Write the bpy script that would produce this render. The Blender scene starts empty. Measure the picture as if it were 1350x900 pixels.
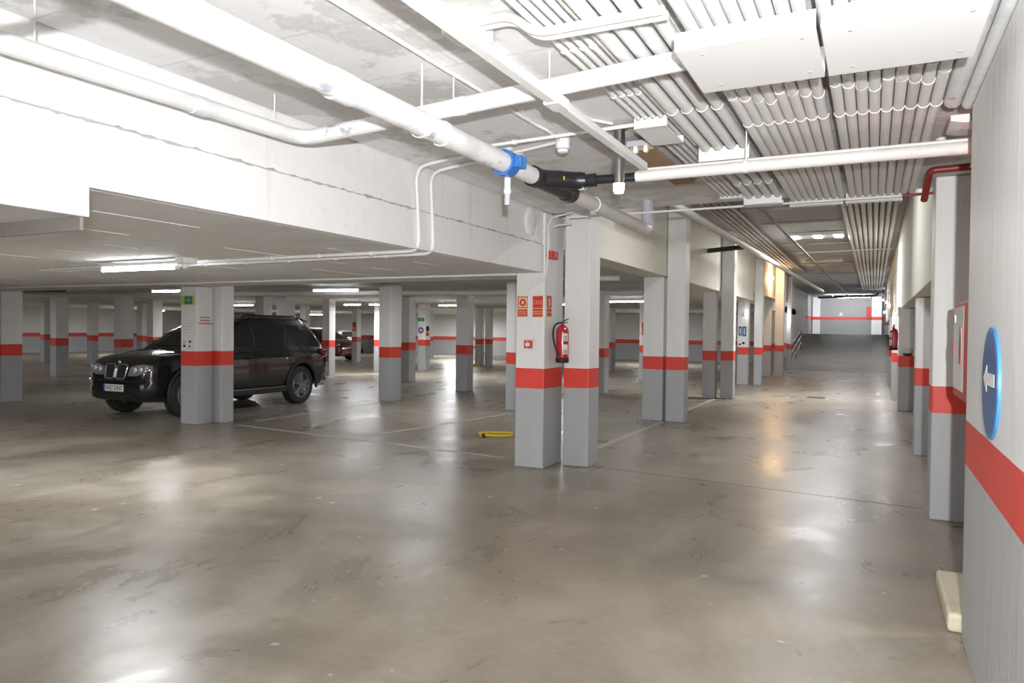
import bpy, bmesh, math, random
from mathutils import Vector, Matrix
random.seed(7)
SC = bpy.context.scene
COL = SC.collection
R = math.radians

# ------------------------------------------------------------------ camera
FPX = 945.0
yaw, pitch, roll = R(26.75), R(0.88), R(0.65)
f = Vector((-math.sin(yaw)*math.cos(pitch), math.cos(yaw)*math.cos(pitch), -math.sin(pitch)))
rt = Vector((math.cos(yaw), math.sin(yaw), 0)); up = rt.cross(f)
r2 = math.cos(roll)*rt + math.sin(roll)*up
u2 = -math.sin(roll)*rt + math.cos(roll)*up
cd = bpy.data.cameras.new('camera'); cam = bpy.data.objects.new('camera', cd); COL.objects.link(cam)
cd.sensor_width = 36.0; cd.lens = FPX/1350*36; cd.clip_start = 0.05; cd.clip_end = 300
m3 = Matrix((r2, u2, -f)).transposed()
cam.matrix_world = Matrix.Translation((0, 0, 1.55)) @ m3.to_4x4()
SC.camera = cam
SC.view_settings.view_transform = 'Standard'; SC.view_settings.look = 'None'
SC.view_settings.gamma = 1; SC.view_settings.use_curve_mapping = False
SC.view_settings.exposure = 0.22
SC.cycles.use_denoising = True
SC.cycles.max_bounces = 8; SC.cycles.diffuse_bounces = 5
w = bpy.data.worlds.new('world'); SC.world = w; w.use_nodes = True
w.node_tree.nodes['Background'].inputs[0].default_value = (0.8, 0.85, 1, 1)
w.node_tree.nodes['Background'].inputs[1].default_value = 0.05

# ------------------------------------------------------------------ materials
def new_mat(name):
    m = bpy.data.materials.new(name); m.use_nodes = True
    nt = m.node_tree; return m, nt, nt.nodes['Principled BSDF']
def plain(name, col, rough=0.5, metal=0.0, spec=0.5, coat=0.0):
    m, nt, b = new_mat(name)
    b.inputs['Base Color'].default_value = (*col, 1); b.inputs['Roughness'].default_value = rough
    b.inputs['Metallic'].default_value = metal; b.inputs['Specular IOR Level'].default_value = spec
    b.inputs['Coat Weight'].default_value = coat
    return m
def emit(name, col, s):
    m, nt, b = new_mat(name)
    b.inputs['Base Color'].default_value = (*col, 1)
    b.inputs['Emission Color'].default_value = (*col, 1); b.inputs['Emission Strength'].default_value = s
    return m
def N(nt, t, **kw):
    n = nt.nodes.new(t)
    for k, v in kw.items():
        if k in n.inputs: n.inputs[k].default_value = v
        else: setattr(n, k, v)
    return n
def noise(nt, coord, scale, detail=4, rough=0.6, stretch=None):
    n = N(nt, 'ShaderNodeTexNoise', Scale=scale, Detail=detail, Roughness=rough)
    if stretch:
        mp = N(nt, 'ShaderNodeMapping'); mp.inputs['Scale'].default_value = stretch
        nt.links.new(coord, mp.inputs['Vector']); nt.links.new(mp.outputs[0], n.inputs['Vector'])
    else: nt.links.new(coord, n.inputs['Vector'])
    return n.outputs['Fac']
def ramp(nt, fac, stops):
    r = N(nt, 'ShaderNodeValToRGB'); e = r.color_ramp.elements
    while len(e) > 1: e.remove(e[0])
    e[0].position = stops[0][0]; c = stops[0][1]; e[0].color = (*c, 1) if len(c) == 3 else c
    for p, c in stops[1:]:
        x = e.new(p); x.color = (*c, 1)
    nt.links.new(fac, r.inputs[0]); return r.outputs[0]
def mix(nt, fac, a, b, mode='MIX'):
    n = N(nt, 'ShaderNodeMix', data_type='RGBA', blend_type=mode)
    for sock, v in ((0, fac), (6, a), (7, b)):
        if isinstance(v, (int, float)): n.inputs[sock].default_value = v
        elif isinstance(v, tuple): n.inputs[sock].default_value = (*v, 1)
        else: nt.links.new(v, n.inputs[sock])
    return n.outputs[2]
def bump(nt, b, h, strength=0.2, dist=0.01):
    n = N(nt, 'ShaderNodeBump', Strength=strength, Distance=dist)
    nt.links.new(h, n.inputs['Height']); nt.links.new(n.outputs[0], b.inputs['Normal'])
def grey(v): return (v, v, v)

def white_paint(name,  base=(0.80, 0.80, 0.79), dirt=(0.55, 0.55, 0.54), amount=0.55, scale=0.9, rust=False, stretch=None, rough=0.75, blotch=False, scuff=False):
    m, nt, b = new_mat(name); co = N(nt, 'ShaderNodeNewGeometry').outputs['Position']
    n1 = noise(nt, co, scale, 6, 0.65, stretch)
    f1 = ramp(nt, n1, [(0.5, grey(0)), (0.68, grey(amount))])
    c = mix(nt, f1, base, dirt)
    n2 = noise(nt, co, 14, 5, 0.7)
    c = mix(nt, ramp(nt, n2, [(0.55, grey(0)), (0.8, grey(0.35))]), c, dirt)
    if rust:
        n3 = noise(nt, co, 2.2, 3, 0.5, (3, 3, 0.35))
        c = mix(nt, ramp(nt, n3, [(0.6, grey(0)), (0.8, grey(0.45))]), c, (0.62, 0.50, 0.38))
    if scuff:
        n5 = noise(nt, co, 5.0, 9, 0.72, (1, 0.45, 1)); c = mix(nt, ramp(nt, n5, [(0.60, grey(0)), (0.64, grey(0.75)), (0.70, grey(0.9))]), c, (0.30, 0.31, 0.38))
    if blotch:
        n4 = noise(nt, co, 0.55, 8, 0.7); c = mix(nt, ramp(nt, n4, [(0.50, grey(0)), (0.525, grey(0.75)), (0.56, grey(0.3)), (0.68, grey(0.8))]), c, (0.56, 0.55, 0.53))
        br = N(nt, 'ShaderNodeTexBrick', Scale=1.0); br.inputs['Brick Width'].default_value = 1.25; br.inputs['Row Height'].default_value = 0.62; br.inputs['Mortar Size'].default_value = 0.006
        nt.links.new(co, br.inputs['Vector']); c = mix(nt, ramp(nt, br.outputs['Fac'], [(0.4, grey(0)), (0.6, grey(0.6))]), c, (0.60, 0.58, 0.54))
    nt.links.new(c, b.inputs['Base Color']); b.inputs['Roughness'].default_value = rough
    bump(nt, b, n2, 0.35, 0.01)
    return m
def banded(name, white=(0.80, 0.80, 0.785), red=(0.72, 0.062, 0.042), lo=(0.40, 0.41, 0.42), z0=0.90, z1=1.125):
    """paint in three zones by height above the object's own base: grey dado, red stripe, white"""
    m, nt, b = new_mat(name)
    tc = N(nt, 'ShaderNodeTexCoord').outputs['Object']; pos = N(nt, 'ShaderNodeNewGeometry').outputs['Position']
    sx = N(nt, 'ShaderNodeSeparateXYZ'); nt.links.new(tc, sx.inputs[0])
    wob = noise(nt, pos, 3.0, 2)
    zz = N(nt, 'ShaderNodeMath', operation='MULTIPLY_ADD'); nt.links.new(wob, zz.inputs[0]); zz.inputs[1].default_value = 0.012
    nt.links.new(sx.outputs['Z'], zz.inputs[2])
    def step(v):
        n = N(nt, 'ShaderNodeMath', operation='GREATER_THAN'); nt.links.new(zz.outputs[0], n.inputs[0]); n.inputs[1].default_value = v + 0.006; return n.outputs[0]
    board = noise(nt, pos, 1.0, 5, 0.6, (9, 9, 1.1))
    fine = noise(nt, pos, 26, 5, 0.75)
    dirt = ramp(nt, board, [(0.52, grey(0)), (0.75, grey(0.3))])
    g = mix(nt, ramp(nt, fine, [(0.35, grey(0)), (0.75, grey(0.35))]), lo, (0.50, 0.51, 0.52))
    g = mix(nt, dirt, g, (0.33, 0.32, 0.31))
    rr = mix(nt, ramp(nt, fine, [(0.6, grey(0)), (0.8, grey(0.3))]), red, (0.50, 0.05, 0.04))
    wh = mix(nt, dirt, white, (0.60, 0.60, 0.585))
    c = mix(nt, step(z0), g, rr); c = mix(nt, step(z1), c, wh)
    chip = noise(nt, pos, 6.5, 6, 0.8, (1, 1, 0.6))
    c = mix(nt, ramp(nt, chip, [(0.70, grey(0)), (0.74, grey(0.6))]), c, (0.62, 0.61, 0.59))
    nt.links.new(c, b.inputs['Base Color']); b.inputs['Roughness'].default_value = 0.5
    bump(nt, b, board, 0.25, 0.02)
    return m
def floor_mat():
    m, nt, b = new_mat('polished_concrete'); co = N(nt, 'ShaderNodeNewGeometry').outputs['Position']
    big = noise(nt, co, 0.42, 8, 0.66, (1, 0.8, 1)); mid = noise(nt, co, 1.1, 9, 0.62, (1.2, 0.7, 1))
    for n_ in [x for x in nt.nodes if x.type == 'TEX_NOISE']: n_.inputs['Distortion'].default_value = 0.6; fine = noise(nt, co, 18, 6, 0.75)
    c = ramp(nt, big, [(0.32, (0.20, 0.17, 0.122)), (0.5, (0.305, 0.27, 0.212)), (0.66, (0.40, 0.365, 0.30))])
    c = mix(nt, ramp(nt, mid, [(0.38, grey(0.6)), (0.58, grey(0))]), c, (0.20, 0.168, 0.13))
    c = mix(nt, ramp(nt, fine, [(0.5, grey(0)), (0.8, grey(0.3))]), c, (0.46, 0.43, 0.38))
    sw = noise(nt, co, 0.9, 9, 0.6, (0.7, 1.6, 1))
    c = mix(nt, ramp(nt, sw, [(0.50, grey(0)), (0.75, grey(0.7))]), c, (0.18, 0.155, 0.128))
    spot = noise(nt, co, 3.5, 9, 0.65, (1, 1.6, 1))
    c = mix(nt, ramp(nt, spot, [(0.60, grey(0)), (0.72, grey(0.45))]), c, (0.155, 0.132, 0.108))
    chip = noise(nt, co, 9, 2, 0.4)
    c = mix(nt, ramp(nt, chip, [(0.735, grey(0)), (0.75, grey(0.7))]), c, (0.58, 0.56, 0.52))
    nt.links.new(c, b.inputs['Base Color'])
    rg = ramp(nt, mid, [(0.3, grey(0.22)), (0.7, grey(0.42))])
    nt.links.new(rg, b.inputs['Roughness']); b.inputs['Specular IOR Level'].default_value = 0.32
    bump(nt, b, mid, 0.10, 0.02)
    return m
M = {}
M['floor'] = floor_mat()
M['ceil'] = white_paint('ceiling_paint', (0.83, 0.83, 0.83), (0.58, 0.575, 0.56), 0.8, 1.1, blotch=True)
M['soffit'] = white_paint('soffit_paint', (0.78, 0.78, 0.78), (0.58, 0.58, 0.58), 0.6, 1.3, stretch=(0.5, 2.5, 1))
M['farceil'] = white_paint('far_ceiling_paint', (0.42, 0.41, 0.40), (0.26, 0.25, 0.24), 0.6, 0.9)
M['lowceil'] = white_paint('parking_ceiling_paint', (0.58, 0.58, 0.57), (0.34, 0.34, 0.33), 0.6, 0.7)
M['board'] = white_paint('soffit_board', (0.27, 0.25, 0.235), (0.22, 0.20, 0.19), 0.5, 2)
M['crack'] = plain('crack_edge', (0.45, 0.44, 0.42), 0.9)
M['beam'] = white_paint('beam_paint', (0.82, 0.82, 0.815), (0.60, 0.59, 0.57), 0.5, 0.7, rust=True)
M['cream'] = white_paint('cream_paint', (0.80, 0.765, 0.67), (0.62, 0.59, 0.51), 0.4, 0.8)
M['band'] = banded('banded_paint')
M['bandfar'] = banded('banded_paint_pale', white=(0.74, 0.73, 0.70), lo=(0.36, 0.37, 0.385))
M['wallback'] = banded('banded_wall_paint', white=(0.76, 0.75, 0.73), red=(0.66, 0.06, 0.05), lo=(0.38, 0.385, 0.39))
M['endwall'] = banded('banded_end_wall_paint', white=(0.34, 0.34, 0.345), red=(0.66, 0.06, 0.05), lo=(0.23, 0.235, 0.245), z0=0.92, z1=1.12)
M['nearwall'] = banded('banded_near_wall_paint', white=(0.82, 0.82, 0.82), lo=(0.52, 0.525, 0.535), z0=0.9, z1=1.12)
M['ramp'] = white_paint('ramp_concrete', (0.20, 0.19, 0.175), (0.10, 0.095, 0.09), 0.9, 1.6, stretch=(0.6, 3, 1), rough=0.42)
M['pipe'] = white_paint('painted_pipe', (0.80, 0.80, 0.79), (0.56, 0.57, 0.60), 0.7, 2.6, rough=0.5, scuff=True)
M['conduit'] = plain('white_plastic_conduit', (0.80, 0.80, 0.79), 0.45)
M['conduit_dusty'] = white_paint('dusty_conduit', (0.70, 0.69, 0.66), (0.52, 0.50, 0.47), 0.5, 3.0, rough=0.55)
M['conduit_dark'] = white_paint('grimy_conduit', (0.42, 0.40, 0.37), (0.28, 0.26, 0.24), 0.6, 3.0, rough=0.5)
M['white'] = plain('white_plastic', (0.82, 0.82, 0.81), 0.4)
M['greyplastic'] = plain('grey_plastic', (0.45, 0.46, 0.5), 0.4)
M['blackplastic'] = plain('black_plastic', (0.018, 0.018, 0.022), 0.35)
M['bluemetal'] = plain('blue_enamel', (0.03, 0.16, 0.5), 0.35)
M['steel'] = plain('brushed_steel', (0.36, 0.35, 0.34), 0.28, 1.0)
M['chrome'] = plain('chrome', (0.75, 0.75, 0.76), 0.12, 1.0)
M['darkmetal'] = plain('dark_metal', (0.10, 0.095, 0.09), 0.45, 0.8)
M['redpipe'] = plain('dark_red_paint', (0.22, 0.025, 0.022), 0.4)
M['signred'] = plain('sign_red', (0.62, 0.05, 0.035), 0.45)
M['signpale'] = plain('photoluminescent_pale', (0.80, 0.58, 0.36), 0.5)
M['extred'] = plain('extinguisher_red', (0.50, 0.012, 0.02), 0.22, 0.0, 0.6, 0.5)
M['rubber'] = plain('black_rubber', (0.016, 0.016, 0.016), 0.7)
M['yellow'] = plain('yellow_paint', (0.72, 0.52, 0.01), 0.4)
M['olive'] = plain('faded_yellow_green_paint', (0.35, 0.33, 0.06), 0.5)
M['signgreen'] = plain('sign_green', (0.04, 0.24, 0.13), 0.5)
M['signlime'] = plain('sign_lime_border', (0.5, 0.58, 0.16), 0.5)
M['signblue'] = plain('sign_blue', (0.03, 0.11, 0.32), 0.35)
M['bluerim'] = plain('sign_blue_rim', (0.05, 0.24, 0.55), 0.4)
M['paper'] = plain('paper', (0.78, 0.77, 0.75), 0.8)
M['redink'] = plain('red_ink', (0.55, 0.12, 0.12), 0.7)
M['blackink'] = plain('black_ink', (0.02, 0.02, 0.02), 0.7)
M['greyink'] = plain('grey_ink', (0.5, 0.5, 0.5), 0.7)
M['wood'] = white_paint('brown_plate', (0.40, 0.27, 0.16), (0.33, 0.21, 0.12), 0.6, 6)
M['linepaint'] = white_paint('worn_line_paint', (0.46, 0.44, 0.39), (0.30, 0.28, 0.24), 0.8, 3.0, rough=0.5)
M['kerb'] = white_paint('pale_concrete', (0.62, 0.57, 0.42), (0.45, 0.42, 0.33), 0.6, 6)
M['carblack'] = plain('black_car_paint', (0.008, 0.008, 0.010), 0.22, 0.0, 0.5, 1.0)
M['cladding'] = plain('dark_cladding', (0.02, 0.02, 0.021), 0.55)
M['carglass'] = plain('dark_car_glass', (0.022, 0.028, 0.025), 0.06, 0.0, 0.6)
M['tyre'] = plain('tyre_rubber', (0.028, 0.028, 0.028), 0.75)
M['alloy'] = plain('grey_alloy', (0.30, 0.30, 0.31), 0.35, 0.9)
M['lampglass'] = plain('clear_lamp_glass', (0.30, 0.31, 0.32), 0.08, 0.3)
M['lampbright'] = plain('lamp_reflector', (0.85, 0.86, 0.84), 0.15, 0.6)
M['tailred'] = plain('tail_lamp_red', (0.22, 0.01, 0.015), 0.12)
M['plate'] = plain('plate_white', (0.78, 0.78, 0.74), 0.45)
M['eublue'] = plain('plate_blue', (0.03, 0.06, 0.35), 0.4)
M['redcar'] = plain('dark_red_car_paint', (0.13, 0.008, 0.014), 0.22, 0.1, 0.5, 1.0)
M['whitecar'] = plain('white_car_paint', (0.62, 0.63, 0.62), 0.25, 0.0, 0.5, 1.0)
M['tube'] = emit('lit_tube', (0.92, 0.95, 1.0), 26)
M['tubefar'] = emit('lit_tube_far', (0.95, 0.97, 1.0), 22)
M['bulb'] = emit('lit_bulb', (0.95, 0.96, 1.0), 30)
M['warm'] = emit('lit_warm_lamp', (1.0, 0.72, 0.42), 60)
M['led'] = emit('lit_led', (0.88, 0.88, 1.0), 7)
M['redled'] = emit('red_lit', (1.0, 0.25, 0.2), 6)
M['tubeoff'] = plain('unlit_tube', (0.78, 0.78, 0.76), 0.3)
M['grate'] = plain('iron_grate', (0.04, 0.037, 0.033), 0.6, 0.5)
M['clearplastic'] = plain('clear_plastic', (0.6, 0.62, 0.62), 0.1)

# ------------------------------------------------------------------ mesh helpers
class MB:
    def __init__(s): s.bm = bmesh.new()
    def box(s, lo, hi, bev=0.0):
        lo, hi = Vector(lo), Vector(hi); t = bmesh.new()
        bmesh.ops.create_cube(t, size=1)
        for v in t.verts: v.co = Vector([(lo[i]+hi[i])/2 + v.co[i]*(hi[i]-lo[i]) for i in range(3)])
        if bev: bmesh.ops.bevel(t, geom=t.edges[:], offset=bev, segments=2, profile=0.5, affect='EDGES')
        s._add(t); return s
    def _add(s, t, mw=None):
        if mw is not None: t.transform(mw)
        me = bpy.data.meshes.new('tmp'); t.to_mesh(me); t.free(); s.bm.from_mesh(me); bpy.data.meshes.remove(me)
    def cyl(s, a, b, r, r2=None, n=20):
        a, b = Vector(a), Vector(b); d = b-a; t = bmesh.new()
        bmesh.ops.create_cone(t, cap_ends=True, segments=n, radius1=r, radius2=r if r2 is None else r2, depth=d.length)
        q = d.to_track_quat('Z', 'Y')
        s._add(t, Matrix.Translation((a+b)/2) @ q.to_matrix().to_4x4()); return s
    def sphere(s, c, r, sc=(1, 1, 1), n=16):
        t = bmesh.new(); bmesh.ops.create_uvsphere(t, u_segments=n, v_segments=n//2+2, radius=r)
        s._add(t, Matrix.Translation(c) @ Matrix.Diagonal((*sc, 1))); return s
    def tube(s, pts, r, n=12, smooth=0, caps=True):
        P = [Vector(p) for p in pts]
        if smooth: P = round_path(P, smooth)
        rings = []; prev = None
        for i, p in enumerate(P):
            d = (P[min(i+1, len(P)-1)] - P[max(i-1, 0)]).normalized()
            if prev is None:
                a = Vector((0, 0, 1)) if abs(d.z) < 0.9 else Vector((1, 0, 0)); x = d.cross(a).normalized()
            else: x = (prev - d*prev.dot(d)).normalized()
            prev = x; y = d.cross(x)
            rings.append([s.bm.verts.new(p + r*(math.cos(2*math.pi*k/n)*x + math.sin(2*math.pi*k/n)*y)) for k in range(n)])
        for A, B in zip(rings, rings[1:]):
            for k in range(n): s.bm.faces.new((A[k], A[(k+1) % n], B[(k+1) % n], B[k]))
        if caps: s.bm.faces.new(rings[0][::-1]); s.bm.faces.new(rings[-1])
        return s
    def prism(s, poly, ext):
        """poly: 3d points of a planar outline, ext: extrusion vector"""
        e = Vector(ext); A = [s.bm.verts.new(Vector(p)) for p in poly]; B = [s.bm.verts.new(Vector(p)+e) for p in poly]
        n = len(A); s.bm.faces.new(A); s.bm.faces.new(B[::-1])
        for k in range(n): s.bm.faces.new((A[(k+1) % n], A[k], B[k], B[(k+1) % n]))
        return s
    def lathe(s, prof, origin=(0, 0, 0), axis='Z', n=28, closed=False):
        o = Vector(origin); rings = []
        for r, h in prof:
            ring = []
            for k in range(n):
                c, q = r*math.cos(2*math.pi*k/n), r*math.sin(2*math.pi*k/n)
                ring.append(s.bm.verts.new(o + (Vector((c, q, h)) if axis == 'Z' else Vector((h, c, q)) if axis == 'X' else Vector((c, h, q)))))
            rings.append(ring)
        for A, B in zip(rings, rings[1:]):
            for k in range(n): s.bm.faces.new((A[k], A[(k+1) % n], B[(k+1) % n], B[k]))
        if closed:
            for k in range(n): s.bm.faces.new((rings[-1][k], rings[-1][(k+1) % n], rings[0][(k+1) % n], rings[0][k]))
        else: s.bm.faces.new(rings[0]); s.bm.faces.new(rings[-1])
        return s
    def build(s, name, mat, parent=None, org=(0, 0, 0), smooth=False, local=False):
        bm = s.bm
        bmesh.ops.recalc_face_normals(bm, faces=bm.faces[:])
        off = Vector(org)
        p = parent
        while p is not None and not local: off = off + p.location; p = p.parent
        if off.length: bmesh.ops.translate(bm, verts=bm.verts[:], vec=-off)
        me = bpy.data.meshes.new(name); bm.to_mesh(me); bm.free()
        me.materials.append(mat)
        if smooth:
            for q in me.polygons: q.use_smooth = True
            me.set_sharp_from_angle(angle=R(38))
        o = bpy.data.objects.new(name, me); COL.objects.link(o)
        if parent is not None: o.parent = parent
        o.location = Vector(org)
        return o
def round_path(P, rad, k=6):
    out = [P[0]]
    for a, b, c in zip(P, P[1:], P[2:]):
        u, v = (a-b), (c-b); d = min(rad, u.length*0.48, v.length*0.48)
        p, q = b+u.normalized()*d, b+v.normalized()*d
        for i in range(k+1):
            t = i/k; out.append((1-t)**2*p + 2*t*(1-t)*b + t*t*q)
    out.append(P[-1]); return out
def empty(name, loc, rz=0):
    o = bpy.data.objects.new(name, None); COL.objects.link(o); o.location = loc; o.rotation_euler = (0, 0, rz); o.empty_display_size = 0.1
    return o
def tag(o, label, cat, group=None, kind='thing'):
    o['label'] = label; o['category'] = cat; o['kind'] = kind
    if group: o['group'] = group
    return o
def struct(name, mb, mat, org=(0, 0, 0)):
    o = mb.build(name, mat, None, org); o['kind'] = 'structure'; return o
def text(name, body, size, loc, rot, mat, parent, align='CENTER', world=True):
    c = bpy.data.curves.new(name, 'FONT'); c.body = body; c.size = size; c.align_x = align; c.align_y = 'CENTER'; c.extrude = 0.0008
    c.resolution_u = 3
    t = bpy.data.objects.new(name, c); dg = None
    COL.objects.link(t); bpy.context.view_layer.update()
    me = bpy.data.meshes.new_from_object(t.evaluated_get(bpy.context.evaluated_depsgraph_get()))
    COL.objects.unlink(t); bpy.data.objects.remove(t); bpy.data.curves.remove(c)
    me.materials.clear(); me.materials.append(mat)
    o = bpy.data.objects.new(name, me); COL.objects.link(o); o.rotation_euler = rot
    off = Vector((0, 0, 0)); p = parent
    while p is not None and world: off += p.location; p = p.parent
    o.location = Vector(loc) - off; o.parent = parent
    return o
FRONT = (R(90), 0, 0); FACEX = (R(90), 0, R(90)); FACEMX = (R(90), 0, R(-90))

# ------------------------------------------------------------------ the building shell
ZC = 2.88
struct('floor', MB().box((-46, -5, -0.1), (1.3, 40, 0)), M['floor'])
mb = MB(); mb.prism([(-3.65, 32, -0.01), (-3.65, 42, 1.55), (-3.65, 52, 1.55), (-3.65, 52, -0.01)], (4.6, 0, 0))
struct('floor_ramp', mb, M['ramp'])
mb = MB().box((-3.3, -5, ZC), (1.3, 7.5, 4.2))
struct('ceiling', mb, M['ceil'])
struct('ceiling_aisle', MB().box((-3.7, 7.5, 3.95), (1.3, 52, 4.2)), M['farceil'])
# low soffit over the first row of bays, with a downstand at the left
mb = MB().box((-17.5, 2.12, 2.2), (-3.365, 7.30, 2.5)); mb.box((-17.5, 7.30, 2.2), (-3.655, 8.1, 2.5)); mb.box((-17.5, -5, 2.07), (-3.365, 2.12, 2.5))
struct('ceiling_soffit', mb, M['soffit'])
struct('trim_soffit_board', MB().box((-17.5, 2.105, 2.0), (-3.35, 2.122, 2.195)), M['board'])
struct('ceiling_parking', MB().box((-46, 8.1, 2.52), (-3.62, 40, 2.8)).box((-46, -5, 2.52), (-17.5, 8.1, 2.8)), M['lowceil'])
# left beam and the wall above it
mb = MB().box((-3.36, -5, 2.06), (-3.3, 2.12, 2.52), 0.004).box((-3.36, 2.12, 2.2), (-3.3, 7.31, 2.515), 0.004)
mb.box((-3.42, -5, 2.515), (-3.316, 7.31, 2.9))
struct('wall_left_beam', mb, M['beam'])
mb = MB(); prev = None; y = -1.0
while y < 7.25:
    a_ = 2.512 - abs(random.gauss(0, 0.006)); b_ = 2.519 + abs(random.gauss(0, 0.004)) + (0.012 if random.random() < 0.06 else 0)
    cur = (mb.bm.verts.new((-3.2985 if a_ < 2.515 else -3.315, y, a_)), mb.bm.verts.new((-3.2985, y, 2.5155)), mb.bm.verts.new((-3.3145, y, b_)))
    if prev: mb.bm.faces.new((prev[0], cur[0], cur[1], prev[1])); mb.bm.faces.new((prev[1], cur[1], cur[2], prev[2]))
    prev = cur; y += random.uniform(0.02, 0.06)
struct('trim_beam_crack', mb, M['crack'])
bl = MB(); bl.sphere((-3.30, 6.95, 2.72), 0.16, (0.25, 0.8, 1.0), 20)
struct('wall_left_plaster_patch', bl, M['beam'])
# beams above the aisle columns
struct('wall_left_aisle', MB().box((-3.62, 7.95, 2.52), (-3.22, 22.4, 3.95), 0.006).box((-3.62, 22.4, 2.8), (-3.22, 32, 3.95), 0.006), M['cream'])
struct('wall_left_ramp', MB().box((-3.8, 32, 0), (-3.62, 46, 3.95)), M['wallback'])
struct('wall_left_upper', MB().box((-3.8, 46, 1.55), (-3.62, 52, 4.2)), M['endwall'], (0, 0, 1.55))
struct('wall_back', MB().box((-46, 39, 0), (-3.8, 39.3, 2.8)), M['wallback'])
struct('wall_left', MB().box((-42.3, -5, 0), (-42, 40, 2.8)), M['wallback'])
struct('wall_rear', MB().box((-46, -5.3, 0), (1.3, -5, 3)), M['wallback'])
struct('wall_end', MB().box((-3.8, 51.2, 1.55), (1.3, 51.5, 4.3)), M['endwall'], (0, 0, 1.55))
struct('wall_right', MB().box((0.43, -5, 0), (1.0, 4.32, 2.72), 0.006), M['nearwall'])
struct('wall_right_recess', MB().box((0.85, 4.32, 0), (1.1, 52, 4.0)), M['bandfar'])
struct('wall_right_beam', MB().box((0.45, 7.35, 2.04), (0.84, 11.2, 3.95), 0.006).box((0.5, 11.2, 2.1), (0.84, 46, 3.95), 0.006), M['cream'])
struct('trim_step', MB().box((0.37, 4.36, 0), (0.85, 5.15, 0.10), 0.02), M['kerb'])

# joints left by the formwork boards in the soffit: raised lime lines
mb = MB()
for x in (-3.95, -4.75, -5.5, -6.3, -7.2, -8.2, -9.3, -10.6, -12):
    y = 2.2
    while y < 7.9:
        l_ = random.uniform(0.2, 1.1); h_ = random.uniform(0.003, 0.006)
        mb.box((x-h_, y, 2.1965), (x+h_, min(y+l_, 7.95), 2.201)); y += l_ + random.uniform(0.2, 1.3)
struct('ceiling_soffit_joint_lines', mb, M['white'])

# ------------------------------------------------------------------ columns
COLUMNS = {}
def column(key, x0, x1, y0, y1, top, label, zs=1.0, group='red banded concrete columns', mat='band'):
    mb = MB().box((x0, y0, 0), (x1, y1, top), 0.012)
    o = mb.build('column', M[mat], None, ((x0+x1)/2, (y0+y1)/2, 0))
    o.data.transform(Matrix.Diagonal((1, 1, 1/zs, 1))); o.scale = (1, 1, zs)
    tag(o, label, 'column', group); COLUMNS[key] = o; return o
column('A1', -3.64, -3.285, 7.315, 7.85, 2.875, 'white column with fire signs and call point, left of near pair')
column('A2', -3.19, -2.88, 7.66, 8.0, 3.94, 'tall white column right behind the red extinguisher, right of near pair')
column('C1', -3.62, -3.26, 12.3, 12.6, 2.515, 'left column of the second aisle pair, below the cream beam')
column('C2', -3.205, -2.885, 12.3, 12.6, 3.94, 'tall cream-lit column right of the second aisle pair')
column('D1', -3.61, -3.32, 17.2, 17.5, 2.515, 'left column of the third aisle pair, plain grey faces')
column('D2', -3.21, -2.92, 17.3, 17.6, 3.94, 'tall right column of the third aisle pair')
column('E1', -3.68, -3.36, 22.45, 22.75, 2.51, 'far aisle column carrying two small blue signs')
column('E2', -3.21, -2.98, 22.55, 22.9, 3.94, 'far bright column right of the column with blue signs', mat='band')
column('F1', -3.6, -3.3, 27.4, 27.7, 2.79, 'far aisle column left of the warm-lit column')
column('F2', -3.2, -2.9, 27.5, 27.85, 3.94, 'far aisle column washed by warm lamp light')
column('G1', -3.58, -3.36, 31.5, 31.8, 2.79, 'dim last column left of the ramp foot')
column('G2', -3.2, -3.05, 31.6, 31.9, 3.94, 'dim last tall column right at the ramp foot')
z3 = 1.035
column('X1', -9.9, -9.54, 7.86, 8.17, 2.19, 'column in front of black car with green sign, left of its pair', z3)
column('X2', -9.68, -9.38, 8.22, 8.46, 2.515, 'right column of the pair in front of the black car', z3)
column('L0', -15.75, -15.42, 8.12, 8.52, 2.515, 'column cut by the left edge of the photo', z3)
column('L1', -22.15, -21.85, 13.02, 13.4, 2.515, 'second column from left edge, wide grey base', z3)
column('L2', -31.5, -31.2, 18.1, 18.4, 2.51, 'narrow far column just left behind the second left column', z3, mat='bandfar')
column('L3', -28.5, -28.2, 18.2, 18.5, 2.51, 'shadowed far column left of the black car bonnet', z3, mat='bandfar')
column('L4', -19.95, -19.62, 13.55, 13.95, 2.515, 'column rising behind the black car bonnet, pale left face', z3)
column('L5', -27.1, -26.75, 19.4, 19.8, 2.51, 'grey far column right of the one behind the bonnet', z3, mat='bandfar')
column('L6', -23.75, -23.4, 17.4, 17.8, 2.51, 'pale far column left of the black car windscreen', z3, mat='bandfar')
column('K1', -16.95, -16.6, 16.1, 16.45, 2.51, 'dim column left of two seen over the black car roof', z3, mat='bandfar')
column('K2', -14.1, -13.75, 14.1, 14.45, 2.51, 'pale split-faced column seen over the black car roof', z3)
column('K3', -22.2, -21.9, 23.6, 23.9, 2.51, 'narrow cream column over the rear of the black car', z3)
column('K4', -16.2, -15.9, 18.25, 18.55, 2.515, 'column between the black car tail and the red car', z3)
column('c497', -9.53, -9.22, 12.52, 12.92, 2.515, 'column right of the red car, nearest in the middle bay', z3)
column('c534', -12.5, -12.15, 17.4, 17.75, 2.51, 'column partly hidden right behind the middle bay column', z3)
column('c550', -15.42, -15.08, 22.65, 23.0, 2.51, 'column with green sign and round purple sign', z3)
column('c568', -21.6, -21.3, 32.5, 32.8, 2.51, 'thin far column just right of the purple-signed column', z3, mat='bandfar')
column('c600', -9.43, -9.1, 15.55, 15.88, 2.515, 'free column in the middle of the bays, left of yellow barrier', z3)
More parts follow.
